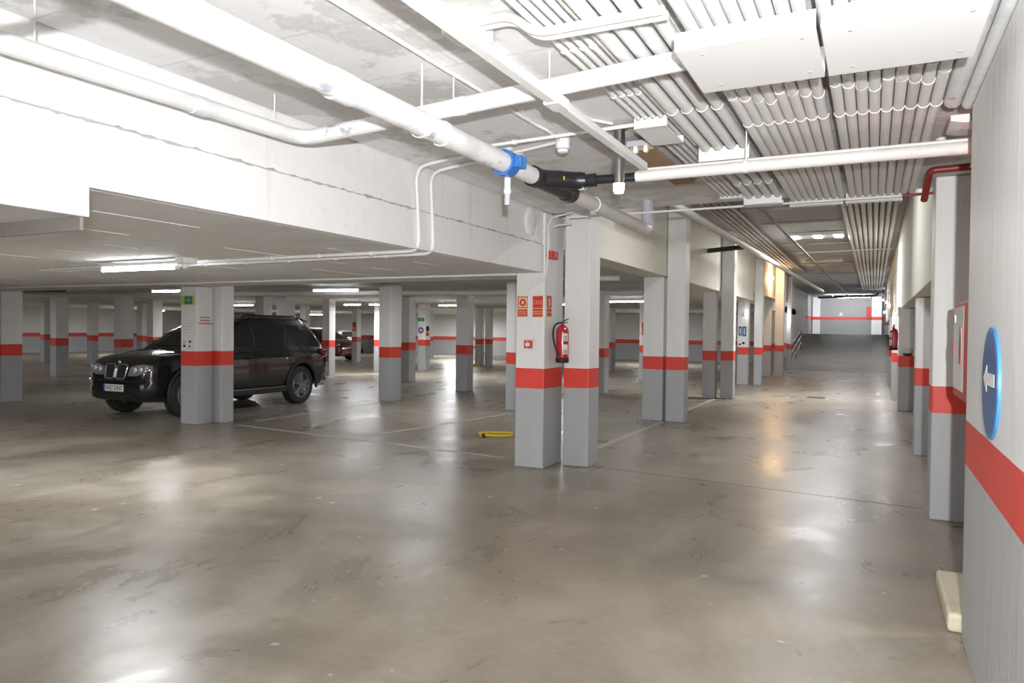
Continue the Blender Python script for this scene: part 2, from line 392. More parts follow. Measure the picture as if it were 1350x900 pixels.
column('c629', -15.6, -15.3, 27.35, 27.65, 2.51, 'dim column left of the cream column at the raised barrier', z3)
column('c642', -15.22, -14.98, 27.55, 27.85, 2.51, 'narrow cream column behind the raised yellow-green barrier', z3)
column('c670', -6.37, -6.06, 12.38, 12.7, 2.515, 'column half hidden left of the column with fire signs')
column('c785', -6.26, -6.0, 17.05, 17.4, 2.515, 'column just right behind the tall near column')
column('c797', -9.72, -9.35, 27.4, 27.9, 2.51, 'far column with shadowed right face beyond the near pair', mat='bandfar')
column('c843', -6.68, -6.38, 22.3, 22.6, 2.515, 'far column with small red signs peeping left of the second pair')
column('c480', -21.9, -21.6, 26.7, 27.0, 2.51, 'far white column with red signs above the red car', z3)
column('c460', -15.9, -15.5, 20.6, 20.95, 2.51, 'dark far column left behind the middle bay column', z3, mat='bandfar')
column('R1', 0.445, 0.83, 6.96, 7.3, 2.875, 'large right column beside the red hydrant cabinet', group='right side columns')
column('R2', 0.49, 0.82, 10.55, 10.9, 2.03, 'second right column beneath the hanging cream beam', group='right side columns')
column('R3', 0.46, 0.83, 16.6, 16.95, 2.09, 'third right column behind the far red extinguisher', group='right side columns')
column('R4', 0.40, 0.78, 19.25, 19.55, 2.09, 'fourth right column beyond the far extinguisher', group='right side columns')
column('R5', 0.42, 0.78, 24.2, 24.5, 2.09, 'fifth right column, thin and far near the ramp', group='right side columns')
def end_pillar(x0, x1, label):
    o = MB().box((x0, 50.7, 1.55), (x1, 51.15, 4.2), 0.01).build('column', M['endpil'], None, ((x0+x1)/2, 50.9, 1.55)); tag(o, label, 'column', 'end wall pillars')
M['endpil'] = banded('banded_end_pillar_paint', white=(0.82, 0.82, 0.81), lo=(0.66, 0.67, 0.68), z0=0.92, z1=1.12)
end_pillar(-3.58, -3.12, 'white pillar left of the far wall above the ramp'); end_pillar(-0.13, 0.45, 'white pillar right of the far wall above the ramp')

# ------------------------------------------------------------------ floor marks
def line(pts, wd=0.1):
    a, b = Vector((*pts[0], 0)), Vector((*pts[1], 0)); d = (b-a).normalized(); n = Vector((-d.y, d.x, 0))*wd/2
    mb = MB(); mb.prism([a-n+Vector((0, 0, .0005)), b-n+Vector((0, 0, .0005)), b+n+Vector((0, 0, .0005)), a+n+Vector((0, 0, .0005))], (0, 0, 0.002))
    struct('floor_line_marking', mb, M['linepaint'])
line(((-3.26, 8.1), (-3.24, 12.25))); line(((-3.3, 12.7), (-3.3, 17.1))); line(((-6.5, 8.35), (-6.0, 12.2)), 0.07)
line(((-9.1, 8.7), (-9.3, 12.4)), 0.07); line(((-9.0, 8.2), (-4.0, 7.75)), 0.07); line(((-3.4, 12.15), (-6.0, 12.2)), 0.09); line(((-12.4, 23.4), (-9.0, 22.0)), 0.1)
for (a, b) in (((-2.86, 7.75), (0.44, 7.35)),):   # thin saw-cut joint across the aisle
    d = MB(); A, B = Vector((*a, 0.0004)), Vector((*b, 0.0004)); d.prism([A, B, B+Vector((0, .012, 0)), A+Vector((0, .012, 0))], (0, 0, 0.0008)); struct('floor_joint', d, M['blackink'])
g = MB().box((-1.42, 18.75, 0.0), (-1.02, 18.79, 0.006)).box((-1.42, 18.99, 0.0), (-1.02, 19.03, 0.006)).box((-1.42, 18.79, 0.0), (-1.02, 18.99, 0.003))
for i in range(11): g.box((-1.42+i*0.0385, 18.79, 0.0), (-1.405+i*0.0385, 18.99, 0.006))
tag(g.build('drain_grate', M['grate'], None, (-1.22, 18.9, 0)), 'small dark drain grate set in the aisle floor', 'drain grate')

# ------------------------------------------------------------------ ceiling services
def thing_empty(name, loc, label, cat, group=None):
    return tag(empty(name, loc), label, cat, group)
# large white drain pipe along the aisle
BX, BZ = -2.045, 2.58
p = thing_empty('ceiling_drain_pipe', (BX, 3.0, BZ), 'large white-painted drain pipe running diagonally under the ceiling to blue clamp', 'pipe')
mb = MB().tube([(BX+0.03, -4.5, BZ), (BX, 4.0, BZ)], 0.062, 28); mb.cyl((BX, 2.35, BZ), (BX, 2.47, BZ), 0.068, n=28); mb.cyl((BX, 3.2, BZ), (BX, 3.24, BZ), 0.067, n=28)
mb.build('pipe_run', M['pipe'], p, smooth=True)
mb = MB().tube([(BX, 4.0, BZ), (BX, 4.32, BZ)], 0.056, 28); mb.build('printed_pipe_length', M['pipe'], p, smooth=True)
for i, y in enumerate((1.0, 3.02)): MB().cyl((BX, y, BZ), (BX, y, 2.88), 0.005, n=8).build('hanger_rod', M['conduit'], p)
for y in (1.0, 3.02): MB().lathe([(0.066, -0.012), (0.07, -0.012), (0.07, 0.012), (0.066, 0.012)], (BX, y, BZ), 'Y', closed=True).build('hanger_ring', M['conduit'], p, smooth=True)
c = thing_empty('pipe_repair_clamp', (BX, 3.98, BZ), 'bright blue bolted clamp around the white drain pipe', 'pipe clamp')
MB().lathe([(0.0655, -0.05), (0.080, -0.05), (0.080, 0.05), (0.0655, 0.05)], (BX, 3.94, BZ), 'Y', closed=True).build('ring', M['bluemetal'], c, smooth=True)
for yf_ in (3.905, 3.965): MB().box((BX+0.075, yf_, BZ-0.035), (BX+0.125, yf_+0.018, BZ+0.035), 0.004).build('flange', M['bluemetal'], c)
for dz in (-0.015, 0.015): MB().cyl((BX+0.105, 3.89, BZ+dz), (BX+0.105, 3.995, BZ+dz), 0.006, n=8).build('bolt', M['steel'], c)
d = thing_empty('ceiling_drain_outlet', (BX, 3.99, 2.4), 'short white and grey outlet hanging below the blue clamp', 'drain outlet')
MB().cyl((BX-0.01, 3.99, BZ-0.075), (BX-0.01, 3.99, 2.40), 0.02).cyl((BX-0.01, 3.99, 2.425), (BX-0.01, 3.99, 2.405), 0.024).build('white_stub', M['white'], d, smooth=True)
MB().cyl((BX-0.01, 3.99, 2.40), (BX-0.01, 3.99, 2.33), 0.019).build('clear_cup', M['greyplastic'], d, smooth=True)
# black Y fitting
y = thing_empty('ceiling_branch_fitting', (BX, 4.55, BZ), 'black plastic Y branch fitting with yellow tag on the drain pipe', 'pipe fitting')
MB().cyl((BX, 4.325, BZ), (BX, 5.0, BZ), 0.062, n=28).cyl((BX, 4.325, BZ), (BX, 4.40, BZ), 0.07, n=28).cyl((BX, 4.9, BZ), (BX, 5.015, BZ), 0.07, n=28).build('main_body', M['blackplastic'], y, smooth=True)
MB().tube([(BX+0.01, 4.45, BZ+0.005), (-1.87, 4.63, BZ+0.01), (-1.8, 4.66, BZ+0.01)], 0.06, 24, 0.1).build('branch', M['blackplastic'], y, smooth=True)
MB().cyl((-1.84, 4.66, BZ+0.01), (-1.80, 4.665, BZ+0.01), 0.064, n=24).build('white_ring', M['white'], y, smooth=True)
MB().cyl((-1.80, 4.66, BZ+0.01), (-1.72, 4.665, BZ+0.01), 0.045, n=24).cyl((-1.72, 4.665, BZ+0.01), (-1.44, 4.675, BZ+0.01), 0.03, n=24).build('reducer', M['blackplastic'], y, smooth=True)
MB().box((-1.955, 4.512, BZ-0.005), (-1.89, 4.520, BZ+0.02)).build('yellow_tag', M['yellow'], y)
p = thing_empty('ceiling_drain_pipe', (BX, 6.2, BZ), 'greyish drain pipe length beyond black fitting ending in elbow', 'pipe')
MB().tube([(BX, 5.02, BZ), (BX-0.02, 7.05, BZ)], 0.058, 28).cyl((BX, 5.5, BZ), (BX, 5.55, BZ), 0.063, n=28).build('pipe_run', M['conduit_dusty'], p, smooth=True)
MB().tube([(BX-0.02, 6.95, BZ), (BX-0.02, 7.12, BZ), (BX-0.02, 7.12, 2.88)], 0.058, 24, 0.08).build('riser_elbow', M['greyplastic'], p, smooth=True)
# crossing pipe
p = thing_empty('ceiling_crossing_pipe', (-1.8, 3.15, 2.71), 'white pipe crossing above the large drain pipe with left elbow', 'pipe')
MB().tube([(-3.2, -1.0, 2.665), (-3.09, 1.7, 2.665), (-3.06, 3.27, 2.68), (-2.2, 3.22, 2.70), (-0.74, 3.08, 2.715)], 0.044, 24, 0.12).build('pipe_run', M['pipe'], p, smooth=True)
MB().cyl((-3.075, 2.5, 2.672), (-3.073, 2.58, 2.672), 0.049, n=24).build('coupling', M['pipe'], p, smooth=True); MB().cyl((-1.95, 3.195, 2.703), (-1.90, 3.19, 2.703), 0.048, n=24).build('coupling', M['pipe'], p, smooth=True)
for q in ((-3.085, 1.75, 2.665), (-3.07, 3.05, 2.678), (-1.97, 3.2, 2.7), (-1.40, 3.14, 2.71)): MB().cyl(q, (q[0], q[1], 2.88), 0.0035, n=8).build('hanger_rod', M['conduit'], p)
o_ = MB().tube([(-3.3, 1.05, 2.4), (0.3, 1.05, 2.4)], 0.02, 14).build('ceiling_conduit_run', M['conduit'], None, (-1.5, 1.05, 2.4), smooth=True)
tag(o_, 'white conduit overhead whose thin shadow crosses the upper left ceiling', 'conduit')
# square trunking along the aisle
p = thing_empty('ceiling_cable_trunking', (-1.35, 2.5, 2.62), 'white square cable trunking running away below the crossing pipe', 'cable trunking')
MB().box((-1.375, -3, 2.605), (-1.325, 4.55, 2.645), 0.003).build('channel', M['conduit'], p)
MB().box((-1.39, 3.05, 2.60), (-1.31, 3.18, 2.65), 0.004).build('joint_clip', M['conduit'], p)
# pipe across the aisle from the black reducer
p = thing_empty('ceiling_crossing_pipe', (-0.5, 4.7, 2.60), 'dusty white pipe crossing the aisle right of the black fitting', 'pipe')
MB().tube([(-1.44, 4.675, BZ+0.01), (-0.6, 4.72, BZ+0.02), (0.6, 4.80, BZ+0.035)], 0.037, 22).build('pipe_run', M['conduit_dusty'], p, smooth=True)
MB().cyl((-0.736, 4.71, BZ+0.06), (-0.736, 4.71, 2.88), 0.005, n=8).build('hanger_rod', M['conduit'], p)
MB().lathe([(0.0385, -0.012), (0.042, -0.012), (0.042, 0.012), (0.0385, 0.012)], (-0.736, 4.71, BZ+0.02), 'X', closed=True).build('hanger_ring', M['conduit'], p, smooth=True)
MB().tube([(-1.42, 4.68, BZ+0.052), (0.6, 4.80, BZ+0.078)], 0.012, 10).build('strapped_conduit', M['conduit_dusty'], p, smooth=True)
# bank of seventeen conduits and the clip combs
ORD = ['first', 'second', 'third', 'fourth', 'fifth', 'sixth', 'seventh', 'eighth', 'ninth']
SP, RP, ZP = 0.0585, 0.0275, 2.80
def comb(x0, n, sp, r, z, y, label, group='scalloped conduit clips', wall=0.004, back=False):
    mb = MB()
    for k in range(n):
        cx = x0 + k*sp
        pts_o = [(cx + (r+wall)*math.cos(t), y-0.008, z + (r+wall)*math.sin(t)) for t in [math.pi + math.pi*i/10 for i in range(11)]]
        pts_i = [(cx + r*1.01*math.cos(t), y-0.008, z + r*1.01*math.sin(t)) for t in [2*math.pi - math.pi*i/10 for i in range(11)]]
        mb.prism(pts_o + pts_i, (0, 0.016, 0))
    tag(mb.build('ceiling_conduit_clip', M['conduit'], None, (x0+sp*(n-1)/2, y, z)), label, 'conduit clip', group)
xs_left = [-0.685+SP*i for i in range(8)]; xs_right = [-0.19+SP*i for i in range(9)]
for side, xs in (('left', xs_left), ('right', xs_right)):
    for i, x in enumerate(xs):
        mb = MB().tube([(x, -3.0, ZP), (x, 3.0, ZP + 0.002*math.sin(i*2.1)), (x-0.004*i/8, 7.1, ZP)], RP, 14)
        for yj in (0.5 + 0.07*i, 3.9 + 0.05*(i % 4)): mb.cyl((x, yj, ZP), (x, yj+0.05, ZP), RP+0.0022, n=14)
        tag(mb.build('ceiling_conduit', M['conduit'] if i != 6 or side == 'left' else M['conduit_dusty'], None, (x, 3, ZP), smooth=True),
            f'white conduit, {ORD[i]} from left in the {side} bundle behind the ceiling boxes', 'conduit', f'conduits in the {side} bundle')
    for yy, wd in ((1.6, 'in front of the ceiling boxes'), (3.75, 'just behind the ceiling boxes'), (4.45, 'just before the crossing pipe'), (5.6, 'beyond the crossing pipe')):
        comb(xs[0], len(xs), SP, RP, ZP, yy, f'scalloped clip row on the {side} conduit bundle {wd}')
# two fire-board boxes under the bank
def ceiling_box(x0, x1, label, tilt):
    b = thing_empty('ceiling_fire_board_box', ((x0+x1)/2, 2.95, 2.6), label, 'ceiling box', 'fire board boxes under the conduits')
    MB().box((x0, 2.68, 2.6), (x1, 3.2, 2.612), 0.002).build('bottom_panel', M['white'], b)
    MB().box((x0, 2.68, 2.612), (x1, 2.695, 2.668), 0.002).build('skirt', M['white'], b); MB().box((x0, 3.185, 2.612), (x1, 3.2, 2.72)).build('skirt', M['white'], b)
    for sx in (x0+0.09, x1-0.05):
        for sy in (2.75, 3.12): MB().cyl((sx, sy, 2.598), (sx, sy, 2.601), 0.008, n=12).build('screw_cap', M['greyplastic'], b)
    return b
ceiling_box(-0.685, -0.195, 'left white fire board box under the conduit bank, top of photo', 0); ceiling_box(-0.18, 0.32, 'right white fire board box under the conduit bank beside the right wall', 0)
# second group: four wide conduits, one medium, four thin
X4 = [-1.04 + 0.083*i - (0 if i < 4 else 0) for i in range(4)]
for i, x in enumerate(X4):
    tag(MB().tube([(x+0.006, -3, 2.81), (x+0.002, 3.5, 2.81), (x, 7.0, 2.81)], 0.031, 14).build('ceiling_conduit', M['conduit'], None, (x, 3, 2.81), smooth=True),
        f'wide white conduit, {ORD[i]} from left of the four left of the ceiling boxes', 'conduit', 'wide conduits')
for yy, wd in ((2.2, 'nearest the camera'), (4.05, 'beside the ceiling box'), (6.2, 'beyond the crossing pipe')): comb(X4[0], 4, 0.083, 0.031, 2.81, yy, f'scalloped clip row on the four wide conduits, {wd}')
XT = [-1.285 + 0.046*i for i in range(4)]
for i, x in enumerate(XT):
    tag(MB().tube([(x-0.001, -3, 2.835), (x, 7.0, 2.835)], 0.014, 10).build('ceiling_conduit', M['conduit'], None, (x, 3, 2.835), smooth=True),
        f'thin white conduit, {ORD[i]} from left of the four beside the steel tube lamp', 'conduit', 'thin conduits')
for yy, wd in ((3.05, 'near the crossing pipe'), (3.75, 'before the white collar box')): comb(XT[0], 4, 0.046, 0.014, 2.835, yy, f'small clip row on the four thin conduits {wd}')
tag(MB().tube([(-1.095, -3, 2.83), (-1.095, 4.9, 2.83)], 0.018, 10).build('ceiling_conduit', M['conduit_dusty'], None, (-1.095, 3, 2.83), smooth=True), 'single medium conduit between the thin and the wide conduits', 'conduit')
def collar(x0, x1, y0, y1, z0, r, n, sp, xs, zc, label):
    b = thing_empty('ceiling_collar_box', ((x0+x1)/2, (y0+y1)/2, z0), label, 'collar box', 'white collar boxes on conduits')
    MB().box((x0, y0, z0), (x1, y1, z0+0.008), 0.002).box((x0, y1-0.01, z0), (x1, y1, z0+0.05)).build('tray', M['white'], b)
    mb = MB(); poly = [(x0, y0, z0)]; poly.append((x1, y0, z0)); top = zc - r*0.2; poly.append((x1, y0, top+0.02))
    for k in range(n-1, -1, -1):
        cx = xs[k]
        for i in range(7):
            t = -math.pi*i/6*0.9 - 0.157; poly.append((cx + r*1.14*math.cos(t), y0, zc + r*1.14*math.sin(t)))
    poly.append((x0, y0, top+0.02)); mb.prism(poly, (0, 0.012, 0)); mb.build('scalloped_front', M['white'], b)
collar(-1.31, -1.11, 4.2, 4.62, 2.765, 0.016, 4, 0.046, XT, 2.835, 'white collar box on the thin conduits behind the steel tube lamp')
collar(-1.085, -0.755, 4.95, 5.3, 2.705, 0.031, 4, 0.083, X4, 2.81, 'white collar box on the wide conduits before the crossing pipe')
collar(-1.31, -1.11, 6.9, 7.0, 2.80, 0.016, 4, 0.046, XT, 2.835, 'small white end clip on the thin conduits at the ceiling step')
collar(-1.085, -0.755, 6.85, 6.98, 2.72, 0.031, 4, 0.083, X4, 2.81, 'small white end clip on the wide conduits at the ceiling step')
# fixture without its tubes: brown plate
p = thing_empty('ceiling_lamp', (-1.42, 5.2, 2.8), 'unlit lamp fitting with bare brown plate beside the steel tube', 'lamp')
MB().box((-1.50, 4.72, 2.775), (-1.335, 5.95, 2.80), 0.003).build('plate', M['wood'], p)
MB().box((-1.52, 4.70, 2.80), (-1.32, 5.97, 2.84), 0.004).build('housing', M['greyplastic'], p)
for dx in (-1.455, -1.385): MB().cyl((dx, 4.70, 2.77), (dx, 4.73, 2.77), 0.016).box((dx-0.012, 4.70, 2.765), (dx+0.012, 4.73, 2.80)).build('lamp_holder', M['white'], p)
# hanging steel tube lamp
p = thing_empty('pendant_tube_lamp', (-1.5, 4.5, 2.88), 'steel tube hanging from the ceiling with bright white glowing end', 'lamp')
MB().cyl((-1.5, 4.5, 2.88), (-1.5, 4.5, 2.515), 0.036, n=28).cyl((-1.5, 4.5, 2.875), (-1.5, 4.5, 2.87), 0.06, n=28).build('tube', M['steel'], p, smooth=True)
MB().cyl((-1.5, 4.5, 2.515), (-1.5, 4.5, 2.49), 0.037, n=28).cyl((-1.5, 4.5, 2.482), (-1.5, 4.5, 2.455), 0.037, 0.03, n=28).build('light_ring', M['led'], p, smooth=True)
MB().cyl((-1.5, 4.5, 2.492), (-1.5, 4.5, 2.48), 0.039, n=28).build('collar', M['white'], p, smooth=True)
# smoke detector with conduits
p = thing_empty('smoke_detector', (-1.92, 4.55, 2.8), 'round white detector under the ceiling right of the blue clamp', 'smoke detector')
MB().lathe([(0.02, 2.765), (0.035, 2.772), (0.042, 2.79), (0.05, 2.80), (0.05, 2.88), (0.02, 2.88)], (-1.92, 4.55, 0)).build('housing', M['white'], p, smooth=True)
MB().lathe([(0.0434, 2.788), (0.047, 2.79), (0.047, 2.795), (0.0434, 2.797)], (-1.92, 4.55, 0)).build('vent_ring', M['greyplastic'], p, smooth=True)
def conduit(name, pts, r, label, sm=0.05, mat='conduit', clips=0, group=None, cat='conduit'):
    mb = MB().tube(pts, r, 10, sm)
    o = mb.build(name, M[mat], None, Vector(pts[0]), smooth=True); tag(o, label, cat, group)
    if clips:
        P = [Vector(q) for q in pts]
        i = max(range(len(P)-1), key=lambda k: (P[k+1]-P[k]).length); a, b = P[i], P[i+1]
        for k in range(clips):
            q = a.lerp(b, (k+0.5)/clips); dv = (b-a).normalized()*0.012
            MB().cyl(q-dv, q+dv, r*1.5, n=10).build('clip', M['white'], o)
    return o
conduit('ceiling_conduit_run', [(-1.97, -2, 2.865), (-1.95, 4.15, 2.865), (-1.91, 4.28, 2.85), (-1.93, 4.5, 2.85)], 0.011, 'thin conduit along the ceiling to the round detector')
conduit('ceiling_conduit_run', [(-2.5, 4.78, 2.862), (-1.96, 4.6, 2.862)], 0.012, 'short thin conduit left of the round detector')
conduit('ceiling_conduit_run', [(-2.5, 4.4, 2.832), (-1.33, 4.32, 2.832)], 0.012, 'conduit crossing behind the steel tube to the collar box', clips=2)
conduit('ceiling_conduit_run', [(-1.6, -2, 2.866), (-1.6, 2.6, 2.866)], 0.01, 'thin conduit reaching the white junction box from the front')
conduit('ceiling_conduit_run', [(-1.6, 2.8, 2.866), (-1.6, 4.2, 2.866), (-1.5, 4.35, 2.866)], 0.01, 'thin conduit leaving the white junction box toward the steel tube')
tag(MB().box((-1.68, 2.62, 2.815), (-1.52, 2.8, 2.88), 0.006).build('ceiling_junction_box', M['white'], None, (-1.6, 2.7, 2.85)), 'white square junction box beside the long trunking', 'junction box')
for i, (dy, dz) in enumerate(((0, 0), (0.05, 0))):
    conduit('ceiling_conduit_run', [(-1.52, 2.66+dy, 2.855), (-1.36, 2.66+dy, 2.855), (-1.26, 2.67+dy, 2.765), (-0.72, 2.66+dy, 2.755)], 0.018, ('front' if i == 0 else 'rear') + ' one of two bent conduits crossing to the left ceiling box', 0.08)
# conduits dropping over the left beam to the tube lamp
for i, dy in enumerate((0, 0.21)):
    conduit('ceiling_conduit_run', [(-2.35, 4.62+dy*0.8, 2.86), (-3.0, 4.72+dy, 2.86), (-3.285, 4.78+dy, 2.84), (-3.285, 4.84+dy, 2.185), (-3.5, 4.85+dy, 2.185), (-8.6, 4.92+dy, 2.185)], 0.0145,
            ('left' if i == 0 else 'right') + ' one of two white conduits bending down the left beam', 0.12, clips=9)
conduit('ceiling_conduit_run', [(-17, 6.95, 2.186), (-9.9, 7.2, 2.186), (-3.62, 7.27, 2.186)], 0.013, 'long white conduit across the low soffit to the signed column', 0, clips=10)
# lit tube over the left bays
def tube_lamp(x0, x1, y0, y1, z, zc, label, mat='tube', group='ceiling tube lamps', lens=True, hold=True):
    a, b = Vector((x0, y0, z)), Vector((x1, y1, z)); d = (b-a).normalized(); n = Vector((-d.y, d.x, 0))*0.03
    p = thing_empty('ceiling_lamp', ((x0+x1)/2, (y0+y1)/2, z), label, 'lamp', group)
    mb = MB(); q = [a-n, b-n, b+n, a+n]; mb.prism([v + Vector((0, 0, 0.03)) for v in q], (0, 0, min(0.03, zc-z-0.032))); mb.build('housing', M['white'], p)
    if zc - z > 0.08:
        mb = MB()
        for t in (0.15, 0.85): c = a.lerp(b, t); mb.cyl((c.x, c.y, z+0.06), (c.x, c.y, zc), 0.006, n=8)
        mb.build('suspension_rod', M['white'], p)
    MB().cyl(a+d*0.03, b-d*0.03, 0.016, n=14).build('tube', M[mat], p, smooth=True)
    for e, s in ((a, 1), (b, -1)): MB().cyl(e, e+d*0.03*s, 0.019, n=14).build('end_cap', M['white'], p)
    return p
tube_lamp(-7.0, -5.86, 4.62, 4.62, 2.11, 2.2, 'bright lit tube lamp under the low soffit left of the car column')
tag(MB().box((-5.85, 4.57, 2.14), (-5.72, 4.72, 2.2), 0.008).sphere((-5.79, 4.64, 2.125), 0.035).build('ceiling_junction_box', M['white'], None, (-5.79, 4.64, 2.16)), 'small white box at the right end of the lit tube', 'junction box')
def twin(x, y, z, ang, ln, label, mat='tubefar', zc=2.52):
    dx, dy = math.cos(ang)*ln/2, math.sin(ang)*ln/2
    tube_lamp(x-dx, x+dx, y-dy, y+dy, z, zc, label, mat)
twin(-14.6, 11.2, 2.36, 0.0, 1.0, 'lit tube lamp above the black car windscreen')
twin(-21.6, 19.9, 2.4, 0, 1.2, 'lit far tube lamp seen over the black car roof')
twin(-35, 26.0, 2.4, 0.3, 1.5, 'far lit tube lamp glimpsed left of the green-signed column')
twin(-10.8, 12.6, 2.40, 0.16, 1.2, 'pale tube lamp left of the middle bay column')
twin(-15.9, 19.4, 2.36, 0.1, 0.7, 'lit lamp left of two above the red car', 'bulb')
twin(-15.0, 19.5, 2.36, 0.1, 0.5, 'lit lamp right of two above the red car', 'bulb')
twin(-12.6, 20.6, 2.36, 0, 1.2, 'lit tube lamp above the free middle column')
twin(-8.6, 20.4, 2.36, 0, 1.2, 'lit tube lamp left of the column with fire signs')
twin(-6.2, 19.6, 2.40, 0, 1.2, 'pale tube lamp beyond the near pair of columns')
twin(-30.0, 33.0, 2.36, 0.3, 1.5, 'farthest lit tube lamp near the back wall', 'tubefar')
twin(-24.5, 8.5, 2.36, 0, 1.5, 'lit tube lamp at far left behind the left columns', 'tubefar')
twin(-9, 33.0, 2.36, 0.0, 1.5, 'lit tube lamp by the back wall beyond the aisle columns', 'tubefar')
# pipes in the parking ceiling
conduit('ceiling_pipe', [(-21.5, 11.6, 2.38), (-6.0, 14.1, 2.38)], 0.06, 'long grey pipe crossing under the parking ceiling', 0, 'conduit_dusty', cat='pipe')
conduit('ceiling_pipe', [(-24, 8.9, 2.36), (-17.6, 10.7, 2.40)], 0.04, 'dark red sprinkler pipe at upper left behind the soffit', 0, 'redpipe', cat='pipe')
conduit('ceiling_pipe', [(-5.9, 9.6, 2.42), (-4.9, 11.0, 2.42), (-3.7, 11.2, 2.42)], 0.045, 'bent grey pipe below the ceiling right of the near pair', 0.3, 'conduit_dusty', cat='pipe')
conduit('ceiling_pipe', [(-8.2, 15.0, 2.42), (-3.7, 15.3, 2.42)], 0.045, 'straight grey pipe right of the near pair', 0, 'conduit_dusty', cat='pipe')
# aisle beyond the step
conduit('ceiling_conduit_run', [(-2.88, 7.05, 2.75), (0.2, 7.05, 2.75)], 0.011, 'thin white conduit spanning the aisle at the ceiling step', 0)
conduit('ceiling_conduit_run', [(0.2, 7.05, 2.75), (0.435, 7.05, 2.757)], 0.012, 'thin rusty rod continuing the conduit to the right wall', 0, 'redpipe')
p = thing_empty('ceiling_lamp', (-0.25, 7.3, 2.76), 'long unlit white twin lamp at the ceiling step', 'lamp')
for x0 in (-0.73, -0.25):
    MB().box((x0, 7.26, 2.79), (x0+0.46, 7.38, 2.84), 0.004).build('housing', M['white'], p)
    MB().cyl((x0+0.02, 7.29, 2.772), (x0+0.44, 7.29, 2.772), 0.014).cyl((x0+0.02, 7.35, 2.772), (x0+0.44, 7.35, 2.772), 0.014).build('tube', M['tubeoff'], p, smooth=True)
    MB().box((x0, 7.26, 2.75), (x0+0.02, 7.38, 2.79)).build('end_bracket', M['white'], p); MB().box((x0+0.44, 7.26, 2.75), (x0+0.46, 7.38, 2.79)).build('end_bracket', M['white'], p)
conduit('ceiling_conduit_run', [(-3.0, 6.95, 2.3), (-3.0, 6.95, 2.3001)], 0.001, 'x', 0) if False else None
conduit('ceiling_pipe', [(0.34, 6.55, 2.62), (0.36, 6.3, 2.80), (0.8, 6.3, 2.81)], 0.027, 'dark red pipe with elbow above the large right column', 0.05, 'redpipe', cat='pipe')
conduit('ceiling_pipe', [(-2.55, 9.5, 3.35), (-1.95, 33, 3.35)], 0.06, 'pale pipe running down the left side of the far aisle', 0, 'conduit_dusty', cat='pipe')
conduit('ceiling_pipe', [(-1.46, 9.0, 3.3), (-1.0, 40, 3.3)], 0.022, 'thin reddish pipe running down the far aisle', 0, 'darkmetal', cat='pipe')
conduit('ceiling_pipe', [(-3.2, 15.6, 3.3), (-2.46, 15.6, 3.35)], 0.05, 'dark branch pipe joining the far aisle pipe from left', 0, 'blackplastic', cat='pipe')
conduit('ceiling_pipe', [(-3.0, 46.5, 3.72), (0.1, 46.5, 3.8), (0.2, 46.5, 3.95)], 0.06, 'dark pipe crossing high above the ramp top', 0.1, 'blackplastic', cat='pipe')
conduit('ceiling_conduit_run', [(-1.9, 21, 3.75), (0.4, 21, 3.78)], 0.012, 'thin white line across the far aisle ceiling', 0)
conduit('ceiling_pipe', [(-2.2, 13.6, 3.8), (-0.6, 13.6, 3.8)], 0.04, 'grey pipe crossing the far aisle ceiling behind the step', 0, 'conduit_dusty', cat='pipe')
conduit('ceiling_pipe', [(-1.9, 23.5, 3.75), (-0.85, 23.5, 3.75)], 0.05, 'pale pipe crossing the far aisle ceiling beyond the white line', 0, 'conduit_dusty', cat='pipe')
for i in range(9):
    x = -0.52 + 0.105*i
    conduit('ceiling_conduit', [(x, 8.2, 3.85), (x, 41, 3.85)], 0.042, f'{ORD[i]} conduit from left in the bank under the far aisle ceiling', 0, 'conduit_dusty', group='far aisle conduit bank')
for i in range(5):
    x = -2.82 + 0.11*i
    conduit('ceiling_conduit', [(x, 8.2, 3.87), (x, 30, 3.87)], 0.035, f'{ORD[i]} dusky conduit from left high along the far aisle ceiling edge', 0, 'conduit_dark', group='far aisle left conduits')
for i, yy in enumerate((16.2, 20.2, 26.0, 30.5)):
    conduit('ceiling_pipe', [(-2.2, yy, 3.9), (-0.62, yy, 3.9)], 0.03, f'{ORD[i]} from camera of the thin crossbars on the far aisle ceiling', 0, 'conduit_dark', group='far aisle crossbars', cat='pipe')
p = thing_empty('ceiling_lamp', (-1.15, 18.5, 3.8), 'bright twin reflector lamp in the far aisle ceiling', 'lamp')
MB().box((-1.85, 18.2, 3.86), (-0.65, 18.8, 3.94), 0.01).build('housing', M['white'], p)
for x0 in (-1.8, -1.3, -0.85): MB().box((x0, 18.25, 3.845), (x0+0.16, 18.75, 3.86)).build('lit_panel', M['tubefar'], p)
def bulkhead(x, y, z, label, mat='bulb', face=-1, s=1.0):
    p = thing_empty('wall_lamp', (x, y, z), label, 'wall lamp', 'small wall lamps')
    MB().box((min(x, x-0.03*face), y-0.09*s, z-0.055*s), (max(x, x-0.03*face), y+0.09*s, z+0.055*s), 0.008).build('back_box', M['white'], p)
    MB().sphere((x+0.02*face, y, z), 0.05*s, (0.8, 1.5, 0.9)).build('diffuser', M[mat], p, smooth=True)
bulkhead(0.40, 22.9, 2.37, 'nearest glowing wall lamp on the right side of the far aisle')
bulkhead(0.45, 36.0, 2.55, 'glowing wall lamp low on the right side of the ramp')
bulkhead(0.45, 30.0, 2.75, 'second glowing wall lamp on the right side above the ramp foot')
bulkhead(0.45, 42.0, 3.35, 'farthest glowing wall lamp on the right side above the ramp')
bulkhead(-3.45, 31.4, 2.13, 'small glowing lamp on the left column at ramp foot', 'bulb', 1)
bulkhead(-3.45, 22.38, 2.12, 'small lit lamp above the blue signs', 'bulb', 1, 0.6)
